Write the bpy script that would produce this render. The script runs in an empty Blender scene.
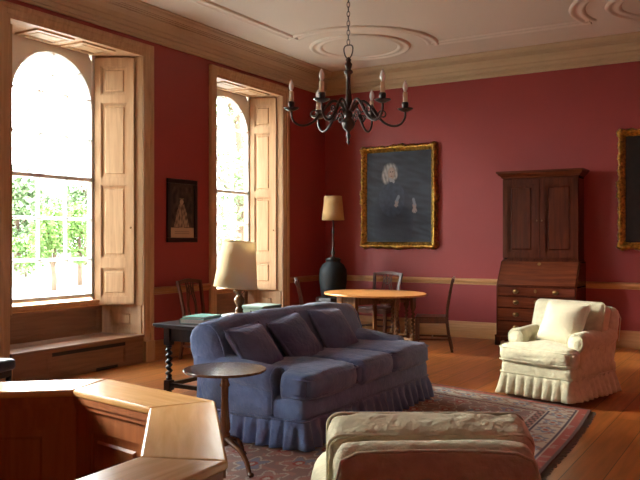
import bpy, bmesh, math, random
from mathutils import Vector, Matrix, noise
PI = math.pi
random.seed(7)
scene = bpy.context.scene
col = scene.collection

# ------------------------------------------------------------------ materials
def new_mat(name):
    m = bpy.data.materials.new(name); m.use_nodes = True
    nt = m.node_tree
    b = nt.nodes['Principled BSDF']
    return m, nt, b

def lin(c):
    return tuple(((v/255)/12.92 if v/255 <= .04045 else ((v/255+.055)/1.055)**2.4) for v in c) + (1,)

def plain(name, c, rough=.6, metal=0, spec=.5, bump=0, bscale=60, var=0, vscale=3, sheen=0):
    m, nt, b = new_mat(name)
    b.inputs['Base Color'].default_value = lin(c)
    b.inputs['Roughness'].default_value = rough
    b.inputs['Metallic'].default_value = metal
    b.inputs['Specular IOR Level'].default_value = spec
    if sheen:
        b.inputs['Sheen Weight'].default_value = sheen
    tc = nt.nodes.new('ShaderNodeTexCoord')
    if var:
        n = nt.nodes.new('ShaderNodeTexNoise'); n.inputs['Scale'].default_value = vscale
        n.inputs['Detail'].default_value = 4
        nt.links.new(tc.outputs['Object'], n.inputs['Vector'])
        r = nt.nodes.new('ShaderNodeValToRGB')
        l = lin(c)
        r.color_ramp.elements[0].color = tuple(v*(1-var) for v in l[:3])+(1,)
        r.color_ramp.elements[1].color = tuple(min(1, v*(1+var)) for v in l[:3])+(1,)
        r.color_ramp.elements[0].position = .3; r.color_ramp.elements[1].position = .7
        nt.links.new(n.outputs['Fac'], r.inputs['Fac'])
        nt.links.new(r.outputs['Color'], b.inputs['Base Color'])
    if bump:
        n2 = nt.nodes.new('ShaderNodeTexNoise'); n2.inputs['Scale'].default_value = bscale
        n2.inputs['Detail'].default_value = 3
        nt.links.new(tc.outputs['Object'], n2.inputs['Vector'])
        bp = nt.nodes.new('ShaderNodeBump'); bp.inputs['Strength'].default_value = bump
        bp.inputs['Distance'].default_value = .01
        nt.links.new(n2.outputs['Fac'], bp.inputs['Height'])
        nt.links.new(bp.outputs['Normal'], b.inputs['Normal'])
    return m

def wood(name, c1, c2, rough=.4, scale=(2, 2, 14), stretch='z', bump=.05, spec=.5):
    m, nt, b = new_mat(name)
    tc = nt.nodes.new('ShaderNodeTexCoord')
    mp = nt.nodes.new('ShaderNodeMapping')
    s = {'z': (14, 14, 1.2), 'x': (1.2, 14, 14), 'y': (14, 1.2, 14)}[stretch]
    mp.inputs['Scale'].default_value = s
    nt.links.new(tc.outputs['Object'], mp.inputs['Vector'])
    n = nt.nodes.new('ShaderNodeTexNoise'); n.inputs['Scale'].default_value = 1.6
    n.inputs['Detail'].default_value = 6; n.inputs['Distortion'].default_value = .8
    nt.links.new(mp.outputs['Vector'], n.inputs['Vector'])
    r = nt.nodes.new('ShaderNodeValToRGB')
    r.color_ramp.elements[0].color = lin(c1); r.color_ramp.elements[1].color = lin(c2)
    r.color_ramp.elements[0].position = .3; r.color_ramp.elements[1].position = .7
    nt.links.new(n.outputs['Fac'], r.inputs['Fac'])
    nt.links.new(r.outputs['Color'], b.inputs['Base Color'])
    b.inputs['Roughness'].default_value = rough
    b.inputs['Specular IOR Level'].default_value = spec
    bp = nt.nodes.new('ShaderNodeBump'); bp.inputs['Strength'].default_value = bump
    bp.inputs['Distance'].default_value = .005
    nt.links.new(n.outputs['Fac'], bp.inputs['Height'])
    nt.links.new(bp.outputs['Normal'], b.inputs['Normal'])
    return m

def attr_mat(name, rough=.9, bump=.2, bscale=200, spec=.2, metal=0):
    m, nt, b = new_mat(name)
    a = nt.nodes.new('ShaderNodeVertexColor'); a.layer_name = 'Col'
    nt.links.new(a.outputs['Color'], b.inputs['Base Color'])
    b.inputs['Roughness'].default_value = rough
    b.inputs['Specular IOR Level'].default_value = spec
    tc = nt.nodes.new('ShaderNodeTexCoord')
    n2 = nt.nodes.new('ShaderNodeTexNoise'); n2.inputs['Scale'].default_value = bscale
    nt.links.new(tc.outputs['Object'], n2.inputs['Vector'])
    bp = nt.nodes.new('ShaderNodeBump'); bp.inputs['Strength'].default_value = bump
    bp.inputs['Distance'].default_value = .01
    nt.links.new(n2.outputs['Fac'], bp.inputs['Height'])
    nt.links.new(bp.outputs['Normal'], b.inputs['Normal'])
    return m

def floor_mat():
    m, nt, b = new_mat('floor_boards')
    tc = nt.nodes.new('ShaderNodeTexCoord')
    mp = nt.nodes.new('ShaderNodeMapping'); mp.inputs['Rotation'].default_value = (0, 0, PI/2)
    nt.links.new(tc.outputs['Object'], mp.inputs['Vector'])
    br = nt.nodes.new('ShaderNodeTexBrick')
    br.inputs['Scale'].default_value = 1
    br.inputs['Brick Width'].default_value = 3.4; br.inputs['Row Height'].default_value = .24
    br.inputs['Mortar Size'].default_value = .004; br.inputs['Mortar Smooth'].default_value = .3
    br.inputs['Color1'].default_value = lin(FLOOR1); br.inputs['Color2'].default_value = lin(FLOOR2)
    br.inputs['Mortar'].default_value = lin((50, 26, 10)); br.offset = .37
    nt.links.new(mp.outputs['Vector'], br.inputs['Vector'])
    mp2 = nt.nodes.new('ShaderNodeMapping'); mp2.inputs['Scale'].default_value = (16, 1.2, 1)
    nt.links.new(tc.outputs['Object'], mp2.inputs['Vector'])
    n = nt.nodes.new('ShaderNodeTexNoise'); n.inputs['Scale'].default_value = 1.5
    n.inputs['Detail'].default_value = 6
    nt.links.new(mp2.outputs['Vector'], n.inputs['Vector'])
    mx = nt.nodes.new('ShaderNodeMix'); mx.data_type = 'RGBA'; mx.blend_type = 'MULTIPLY'
    mx.inputs['Factor'].default_value = .6
    r = nt.nodes.new('ShaderNodeValToRGB')
    r.color_ramp.elements[0].color = (.45, .4, .35, 1); r.color_ramp.elements[1].color = (1.2, 1.1, 1, 1)
    r.color_ramp.elements[0].position = .3; r.color_ramp.elements[1].position = .65
    nt.links.new(n.outputs['Fac'], r.inputs['Fac'])
    nt.links.new(br.outputs['Color'], mx.inputs['A']); nt.links.new(r.outputs['Color'], mx.inputs['B'])
    nt.links.new(mx.outputs['Result'], b.inputs['Base Color'])
    b.inputs['Roughness'].default_value = .33
    bp = nt.nodes.new('ShaderNodeBump'); bp.inputs['Strength'].default_value = .15
    bp.inputs['Distance'].default_value = .004
    nt.links.new(n.outputs['Fac'], bp.inputs['Height'])
    nt.links.new(bp.outputs['Normal'], b.inputs['Normal'])
    return m

def glass_mat():
    m = bpy.data.materials.new('window_glass'); m.use_nodes = True
    nt = m.node_tree; nt.nodes.clear()
    o = nt.nodes.new('ShaderNodeOutputMaterial')
    t = nt.nodes.new('ShaderNodeBsdfTransparent'); t.inputs['Color'].default_value = (.95, .97, .96, 1)
    g = nt.nodes.new('ShaderNodeBsdfGlossy'); g.inputs['Roughness'].default_value = .02
    mx = nt.nodes.new('ShaderNodeMixShader'); mx.inputs['Fac'].default_value = .05
    nt.links.new(t.outputs[0], mx.inputs[1]); nt.links.new(g.outputs[0], mx.inputs[2])
    nt.links.new(mx.outputs[0], o.inputs['Surface'])
    return m

def shade_mat(name, c):
    m = bpy.data.materials.new(name); m.use_nodes = True
    nt = m.node_tree; nt.nodes.clear()
    o = nt.nodes.new('ShaderNodeOutputMaterial')
    d = nt.nodes.new('ShaderNodeBsdfDiffuse'); d.inputs['Color'].default_value = lin(c)
    t = nt.nodes.new('ShaderNodeBsdfTranslucent'); t.inputs['Color'].default_value = lin(c)
    n = nt.nodes.new('ShaderNodeTexNoise'); n.inputs['Scale'].default_value = 90
    bp = nt.nodes.new('ShaderNodeBump'); bp.inputs['Strength'].default_value = .2
    nt.links.new(n.outputs['Fac'], bp.inputs['Height']); nt.links.new(bp.outputs['Normal'], d.inputs['Normal'])
    mx = nt.nodes.new('ShaderNodeMixShader'); mx.inputs['Fac'].default_value = .4
    nt.links.new(d.outputs[0], mx.inputs[1]); nt.links.new(t.outputs[0], mx.inputs[2])
    nt.links.new(mx.outputs[0], o.inputs['Surface'])
    return m

FLOOR1 = (176, 108, 50); FLOOR2 = (148, 84, 36)
M = {}
M['wall'] = plain('red_wall_paint', (152, 58, 56), .5, bump=.06, bscale=180, var=.05, vscale=1.2)
M['ceiling'] = plain('ceiling_plaster', (214, 202, 184), .8, bump=.05, bscale=60)
M['plaster_relief'] = plain('ceiling_relief_plaster', (216, 204, 186), .75)
M['crown'] = plain('cornice_paint', (188, 168, 138), .5, bump=.03, bscale=30, var=.04, vscale=3)
M['crownx'] = plain('cornice_paint_back', (186, 164, 128), .5, bump=.03, bscale=30, var=.04, vscale=3)
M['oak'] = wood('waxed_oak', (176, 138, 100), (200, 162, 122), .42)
M['oaky'] = wood('waxed_oak_y', (160, 102, 58), (184, 126, 76), .38, stretch='y')
M['oakx'] = wood('waxed_oak_x', (186, 136, 84), (206, 158, 104), .42, stretch='x')
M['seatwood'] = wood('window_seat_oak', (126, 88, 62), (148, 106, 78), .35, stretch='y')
M['white'] = plain('white_window_paint', (238, 238, 232), .45)
M['glass'] = glass_mat()
M['floor'] = floor_mat()
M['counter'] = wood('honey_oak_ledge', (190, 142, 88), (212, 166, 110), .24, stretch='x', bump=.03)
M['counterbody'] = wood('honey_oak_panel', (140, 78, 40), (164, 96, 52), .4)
M['mahog'] = wood('dark_mahogany', (64, 27, 16), (92, 42, 25), .22)
M['mahogx'] = wood('dark_mahogany_x', (74, 32, 19), (104, 49, 28), .22, stretch='x')
M['darkoak'] = wood('blackened_oak', (30, 24, 20), (52, 42, 34), .32)
M['walnut'] = wood('walnut', (84, 54, 34), (114, 78, 50), .2)
M['tabletop'] = wood('golden_tabletop', (178, 116, 58), (206, 144, 82), .3, stretch='x')
M['chairwood'] = wood('brown_chair_wood', (66, 34, 20), (96, 52, 30), .35)
M['navy'] = plain('navy_slipcover', (104, 122, 160), .95, bump=.9, bscale=32, var=.16, vscale=9, spec=.15, sheen=.3)
M['navy2'] = plain('dark_navy_cushion', (96, 108, 144), .95, bump=.9, bscale=32, var=.16, vscale=9, spec=.15, sheen=.3)
M['cream'] = plain('cream_damask', (200, 194, 166), .85, bump=.9, bscale=30, var=.12, vscale=18, spec=.25, sheen=.2)
M['cream2'] = plain('pale_cream_cushion', (206, 198, 172), .85, bump=.6, bscale=30, var=.05, vscale=8, spec=.25)
M['gold'] = plain('gilding', (176, 138, 62), .3, metal=.8, bump=.6, bscale=45, var=.7, vscale=26)
M['brass'] = plain('aged_brass', (118, 90, 52), .35, metal=.9)
M['iron'] = plain('dark_bronze', (86, 80, 78), .28, metal=.9, bump=.15, bscale=60)
M['bulb'] = plain('frosted_bulb', (244, 242, 238), .12, spec=.8)
M['candle'] = plain('ivory_candle_tube', (236, 220, 190), .5)
M['shade'] = shade_mat('linen_shade', (236, 220, 186))
M['shade2'] = shade_mat('tan_shade', (196, 160, 112))
M['black'] = plain('black_leather', (26, 26, 34), .35, bump=.2, bscale=40)
M['blackwood'] = plain('black_frame_wood', (20, 18, 18), .35)
M['darkgreen'] = plain('dark_green_glaze', (12, 16, 16), .65, spec=.3)
M['teal'] = plain('teal_book_cloth', (112, 168, 152), .6)
M['box'] = plain('grey_green_box_paper', (130, 150, 136), .6)
M['paper'] = plain('paper', (228, 224, 212), .8)
M['stone'] = plain('outside_stone', (152, 146, 134), .9, bump=.2, bscale=8)
M['lawn'] = plain('lawn', (46, 62, 26), .95, var=.3, vscale=.8, bump=.5, bscale=8)
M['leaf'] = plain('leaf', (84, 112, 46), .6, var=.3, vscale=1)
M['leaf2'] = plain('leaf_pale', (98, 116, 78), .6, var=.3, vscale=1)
M['bark'] = plain('bark', (84, 66, 50), .9, bump=.6, bscale=14)
M['slot'] = plain('dark_grille', (22, 18, 16), .6)
M['painting'] = attr_mat('oil_on_canvas', .5, .3, 30, .3)
M['print'] = attr_mat('engraving_paper', .5, .05, 100, .3)
M['rug'] = attr_mat('wool_rug', .95, .5, 260, .1)
M['fringe'] = plain('grey_fringe', (120, 112, 100), .9)

# ------------------------------------------------------------------ mesh builder
class MB:
    def __init__(s):
        s.v = []; s.f = []; s.cols = None
    def add(s, vs, fs, Mx=None):
        o = len(s.v)
        if Mx is not None:
            vs = [Mx @ Vector(p) for p in vs]
        s.v += [tuple(p) for p in vs]
        s.f += [tuple(i+o for i in f) for f in fs]
        return s
    def box(s, x0, x1, y0, y1, z0, z1, Mx=None):
        vs = [(x, y, z) for x in (x0, x1) for y in (y0, y1) for z in (z0, z1)]
        fs = [(0, 1, 3, 2), (4, 6, 7, 5), (0, 4, 5, 1), (2, 3, 7, 6), (0, 2, 6, 4), (1, 5, 7, 3)]
        return s.add(vs, fs, Mx)
    def loft(s, loops, Mx=None, cap=True, closed=True, ring=False):
        n = len(loops[0]); vs = [p for l in loops for p in l]; fs = []
        m = len(loops)
        for i in range(m if ring else m-1):
            j = (i+1) % m
            for k in range(n if closed else n-1):
                k2 = (k+1) % n
                fs.append((i*n+k, i*n+k2, j*n+k2, j*n+k))
        if cap and not ring and closed:
            fs.append(tuple(range(n))[::-1]); fs.append(tuple((m-1)*n+k for k in range(n)))
        return s.add(vs, fs, Mx)
    def prism(s, poly, z0, z1, Mx=None):
        return s.loft([[(a, b, z0) for a, b in poly], [(a, b, z1) for a, b in poly]], Mx)
    def lathe(s, prof, n=20, Mx=None):
        loops = [[(max(r, .0005)*math.cos(2*PI*k/n), max(r, .0005)*math.sin(2*PI*k/n), z) for k in range(n)] for r, z in prof]
        return s.loft(loops, Mx)
    def tube(s, pts, r, n=8, Mx=None, ring=False):
        pts = [Vector(p) for p in pts]; m = len(pts)
        if not isinstance(r, (list, tuple)): r = [r]*m
        loops = []; up = None
        for i, p in enumerate(pts):
            if ring: t = pts[(i+1) % m]-pts[i-1]
            else: t = pts[min(i+1, m-1)]-pts[max(i-1, 0)]
            if t.length < 1e-9: t = Vector((0, 0, 1))
            t.normalize()
            if up is None:
                up = Vector((0, 0, 1)) if abs(t.z) < .9 else Vector((1, 0, 0))
            a = up - t*up.dot(t); a.normalize(); up = a
            b = t.cross(a)
            loops.append([p+(a*math.cos(2*PI*k/n)+b*math.sin(2*PI*k/n))*r[i] for k in range(n)])
        return s.loft(loops, Mx, ring=ring)
    def bar(s, p, q, w, d=None, Mx=None):      # square bar
        d = d or w
        p = Vector(p); q = Vector(q); t = (q-p); t.normalize()
        up = Vector((0, 0, 1)) if abs(t.z) < .9 else Vector((0, 1, 0))
        a = up-t*up.dot(t); a.normalize(); b = t.cross(a)
        L = [[c+a*sa*d/2+b*sb*w/2 for sa, sb in ((-1, -1), (-1, 1), (1, 1), (1, -1))] for c in (p, q)]
        return s.loft(L, Mx)
    def soft(s, size, r, crown=(0, 0, 0), wr=0, ws=4, seed=0, n=12, Mx=None, pinch=0, fine=0, tee=None, plan=0):
        hx, hy, hz = [v/2 for v in size]
        vs = []; fs = []; idx = {}
        g = [math.sin((i/n-.5)*PI*.92)/math.sin(.5*PI*.92) for i in range(n+1)]
        def vert(i, j, k):
            key = (i, j, k)
            if key in idx: return idx[key]
            u, v, w = g[i], g[j], g[k]
            p = Vector((u*hx, v*hy, w*hz))
            rr = min(r, hx, hy, hz)
            c = Vector((max(-hx+rr, min(hx-rr, p.x)), max(-hy+rr, min(hy-rr, p.y)), max(-hz+rr, min(hz-rr, p.z))))
            d = p-c
            if d.length > 1e-9: p = c+d.normalized()*rr
            p.x += crown[0]*u*(1-v*v)*(1-w*w)
            p.y += crown[1]*v*(1-u*u)*(1-w*w)
            p.z += crown[2]*w*(1-u*u)*(1-v*v)
            if pinch:
                f = 1+pinch*(abs(u*v)**2)
                p.x *= f; p.y *= f
                e = (1-max(abs(u), abs(v))**3*.75); p.z *= e
            if wr:
                q = Vector((u*hx, v*hy, w*hz))*ws+Vector((seed*3.1, seed*1.7, seed))
                nz = noise.noise(q)*.7+abs(noise.noise(q*2.1))*.5
                p += (p-c if d.length > 1e-9 else Vector((0, 0, 1))).normalized()*wr*nz
                if fine: p += (p-c).normalized()*fine*noise.noise(q*ws*2.2) if (p-c).length > 1e-9 else Vector((0, 0, 0))
            if plan and v < 0:
                m_ = (u*v)**6*plan; p.x -= m_*(1 if u > 0 else -1); p.y += m_
            if tee:              # (y of the step, left inset, right inset)
                e = max(0, min(1, (p.y-tee[0]+.03)/.06)); e = e*e*(3-2*e)
                p.x += e*(tee[1] if p.x < 0 else -tee[2])*min(1, abs(p.x)/hx)
            idx[key] = len(vs); vs.append(p); return idx[key]
        R = range(n)
        for a in R:
            for b in R:
                for c_ in (0, n):
                    q = [vert(a, b, c_), vert(a+1, b, c_), vert(a+1, b+1, c_), vert(a, b+1, c_)]; fs.append(tuple(q))
                    q = [vert(a, c_, b), vert(a+1, c_, b), vert(a+1, c_, b+1), vert(a, c_, b+1)]; fs.append(tuple(q))
                    q = [vert(c_, a, b), vert(c_, a+1, b), vert(c_, a+1, b+1), vert(c_, a, b+1)]; fs.append(tuple(q))
        return s.add(vs, fs, Mx)
    def build(s, name, mat, parent=None, smooth=False, bevel=0, seg=2, auto=None, solid=0, sub=0):
        me = bpy.data.meshes.new(name)
        me.from_pydata(s.v, [], s.f)
        bm = bmesh.new(); bm.from_mesh(me)
        bmesh.ops.recalc_face_normals(bm, faces=bm.faces)
        bm.to_mesh(me); bm.free()
        if s.cols is not None:
            at = me.color_attributes.new('Col', 'FLOAT_COLOR', 'POINT')
            flat = []
            for c in s.cols: flat += list(c)
            at.data.foreach_set('color', flat)
        if isinstance(mat, str): mat = M[mat]
        me.materials.append(mat)
        if smooth or auto:
            me.polygons.foreach_set('use_smooth', [True]*len(me.polygons))
            if auto:
                me.set_sharp_from_angle(angle=math.radians(auto))
        o = bpy.data.objects.new(name, me); col.objects.link(o)
        if parent is not None: o.parent = parent
        if solid:
            md = o.modifiers.new('solid', 'SOLIDIFY'); md.thickness = solid; md.offset = -1
        if bevel:
            md = o.modifiers.new('bevel', 'BEVEL'); md.width = bevel; md.segments = seg
            md.limit_method = 'ANGLE'; md.angle_limit = math.radians(40)
        if sub:
            md = o.modifiers.new('sub', 'SUBSURF'); md.levels = sub; md.render_levels = sub
        return o

def tag(o, label=None, cat=None, group=None, kind=None):
    if label: o['label'] = label
    if cat: o['category'] = cat
    if group: o['group'] = group
    if kind: o['kind'] = kind
    return o
def thing(name, label, cat, loc=(0, 0, 0), rz=0, group=None, kind=None):
    o = bpy.data.objects.new(name, None); col.objects.link(o)
    o.location = loc; o.rotation_euler = (0, 0, rz); o.empty_display_size = .1
    return tag(o, label, cat, group, kind)
def copy_tree(o, parent=None):
    c = o.copy(); col.objects.link(c); c.parent = parent
    for ch in [x for x in bpy.data.objects if x.parent == o]:
        copy_tree(ch, c)
    return c
def T(x=0, y=0, z=0): return Matrix.Translation((x, y, z))
def R(a, ax='Z'): return Matrix.Rotation(a, 4, ax)
def basis(o, ex, ey, ez):
    m = Matrix.Identity(4)
    for i, v in enumerate((ex, ey, ez)):
        for k in range(3): m[k][i] = v[k]
    for k in range(3): m[k][3] = o[k]
    return m

# boards with panels; local plane (a across, b up), thickness along +c towards the viewer
def panelled(mb, W, H, cells, t, Mx, back=.4, a0=0, field=True, inset=.012):
    xs = sorted({0, W} | {c[0] for c in cells} | {c[2] for c in cells})
    zs = sorted({0, H} | {c[1] for c in cells} | {c[3] for c in cells})
    for i in range(len(xs)-1):
        for j in range(len(zs)-1):
            cx = (xs[i]+xs[i+1])/2; cz = (zs[j]+zs[j+1])/2
            if any(c[0] < cx < c[2] and c[1] < cz < c[3] for c in cells): continue
            mb.box(xs[i], xs[i+1], zs[j], zs[j+1], 0, t, Mx)
    for c in cells:
        mb.box(c[0], c[2], c[1], c[3], 0, t-inset, Mx)
        # ovolo bead around the panel
        w = .014
        for q in ((c[0], c[1], c[2], c[1]+w), (c[0], c[3]-w, c[2], c[3]), (c[0], c[1]+w, c[0]+w, c[3]-w), (c[2]-w, c[1]+w, c[2], c[3]-w)):
            mb.box(q[0], q[2], q[1], q[3], t-inset-.001, t-inset*.5, Mx)
        if field:
            e = min(.045, (c[2]-c[0])*.2, (c[3]-c[1])*.2)
            f = e+.012
            lo = [(c[0]+e, c[1]+e), (c[2]-e, c[1]+e), (c[2]-e, c[3]-e), (c[0]+e, c[3]-e)]
            hi = [(c[0]+f, c[1]+f), (c[2]-f, c[1]+f), (c[2]-f, c[3]-f), (c[0]+f, c[3]-f)]
            mb.loft([[(a, b, t-inset-.001) for a, b in lo], [(a, b, t-inset+min(.012, inset*.7)) for a, b in hi]], Mx)

# ------------------------------------------------------------------ room shell
RW = 7.1; Y0 = -2.3; Y1 = 11.29; CH = 4.29; WT = .62
def struct(name, mb, mat, **k):
    return tag(mb.build(name, mat, **k), kind='structure')
struct('floor', MB().box(-WT, RW+.2, Y0-.2, Y1+.2, -.1, 0), 'floor')
struct('ceiling', MB().box(-WT, RW+.2, Y0-.2, Y1+.2, CH, CH+.15), 'ceiling')
struct('wall_back', MB().box(0, RW, Y1, Y1+.2, 0, CH), 'wall')
struct('wall_front', MB().box(0, RW, Y0-.2, Y0, 0, CH), 'wall')
struct('wall_right', MB().box(RW, RW+.2, Y0-.2, Y1+.2, 0, CH), 'wall')
WIN = [(5.97, .95), (9.15, .82), (1.85, .9)]
OT = 3.75
wl = MB()
edges = [Y0-.2]
for c, h in sorted(WIN): edges += [c-h, c+h]
edges.append(Y1+.2)
for i in range(0, len(edges), 2): wl.box(-WT, 0, edges[i], edges[i+1], 0, CH)
for c, h in WIN: wl.box(-WT, 0, c-h, c+h, OT+.02, CH)
struct('wall_left', wl, 'wall')

AW = .15
def crown_prof():
    return [(0, 3.96), (.03, 3.96), (.035, 3.985), (.05, 3.99), (.05, 4.035), (.075, 4.045), (.085, 4.075), (.095, 4.08), (.095, 4.1), (.12, 4.145), (.17, 4.18),
            (.19, 4.184), (.19, 4.2), (.215, 4.2), (.215, 4.215), (.235, 4.215), (.235, 4.226), (.25, 4.23), (.275, 4.245), (.29, 4.27), (.31, 4.275), (.31, 4.29), (0, 4.29)]
def wallM(side):
    if side == 'left': return basis((0, Y0, 0), (1, 0, 0), (0, 0, 1), (0, 1, 0)), Y1-Y0
    if side == 'right': return basis((RW, Y0, 0), (-1, 0, 0), (0, 0, 1), (0, 1, 0)), Y1-Y0
    if side == 'back': return basis((0, Y1, 0), (0, -1, 0), (0, 0, 1), (1, 0, 0)), RW
    return basis((0, Y0, 0), (0, 1, 0), (0, 0, 1), (1, 0, 0)), RW
base_prof = [(0, 0), (.032, 0), (.032, .16), (.026, .175), (.026, .2), (.018, .215), (.012, .24), (0, .245)]
rail_prof = [(0, .815), (.014, .82), (.014, .84), (.03, .85), (.04, .875), (.04, .89), (.02, .905), (0, .91)]
ti = 1
for side in ('left', 'back', 'right', 'front'):
    Mx, L = wallM(side)
    mat = 'crown' if side in ('left', 'right') else 'crownx'
    struct('trim_%d' % ti, MB().prism(crown_prof(), 0, L, Mx), mat); ti += 1
    b = MB(); r = MB()
    if side == 'left':
        segs = [(edges[i]+(AW if i else .2)-Y0, edges[i+1]-(AW if i+2 < len(edges) else .2)-Y0) for i in range(0, len(edges), 2)]
    else: segs = [(0, L)]
    for a, c in segs: b.prism(base_prof, a, c, Mx); r.prism(rail_prof, a, c, Mx)
    wm = 'oaky' if side in ('left', 'right') else 'oakx'
    struct('baseboard_'+side, b, wm); struct('trim_%d' % ti, r, wm); ti += 1

# ceiling relief: a long panel outline that breaks into arcs round four roundels
cents = [(1.47, 9.8), (5.6, 9.8), (1.47, -.8), (5.6, -.8)]
mp = [(-.1, 0), (-.088, .013), (-.06, .021), (-.035, .016), (-.02, .009), (.015, .009), (.03, .018), (.055, .029), (.08, .022), (.095, 0)]
def circ(mb, c, Rr, a0, a1, prof, n=64):
    full = abs(a1-a0) > 2*PI-.01
    loops = []
    for i in range(n if full else n+1):
        a = a0+(a1-a0)*i/n
        loops.append([(c[0]+(Rr+u)*math.cos(a), c[1]+(Rr+u)*math.sin(a), CH+.002-h) for u, h in prof])
    mb.loft(loops, ring=full)
rel = MB()
for c in cents: circ(rel, c, .64, 0, 2*PI, mp)
struct('trim_%d' % ti, rel, 'plaster_relief', auto=50); ti += 1
rel = MB()
XA, XB, YA, YB = .9, 6.17, 10.15, -1.15
RO = 1.05
for c, sx, sy, xl, yl in ((cents[0], -1, 1, XA, YA), (cents[1], 1, 1, XB, YA), (cents[2], -1, -1, XA, YB), (cents[3], 1, -1, XB, YB)):
    ax = abs(xl-c[0]); ay = abs(yl-c[1])
    p1 = math.atan2(-sy*math.sqrt(RO**2-ax**2), sx*ax)      # on the long line
    p2 = math.atan2(sy*ay, -sx*math.sqrt(RO**2-ay**2))      # on the cross line
    # go through the inward diagonal
    mid = math.atan2(-sy, -sx)
    def wrap(a, m):
        while a-m > PI: a -= 2*PI
        while a-m < -PI: a += 2*PI
        return a
    circ(rel, c, RO, wrap(p1, mid), wrap(p2, mid), mp, 48)
dy = math.sqrt(RO**2-(1.47-.9)**2); dx = math.sqrt(RO**2-.35**2)
for x in (XA, XB):
    rel.prism(mp, -.8+dy, 9.8-dy, basis((x, 0, CH+.002), (1, 0, 0), (0, 0, -1), (0, 1, 0)))
for y in (YA, YB):
    rel.prism(mp, 1.47+dx, 5.6-dx, basis((0, y, CH+.002), (0, 1, 0), (0, 0, -1), (1, 0, 0)))
struct('trim_%d' % ti, rel, 'plaster_relief', auto=50); ti += 1

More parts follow.
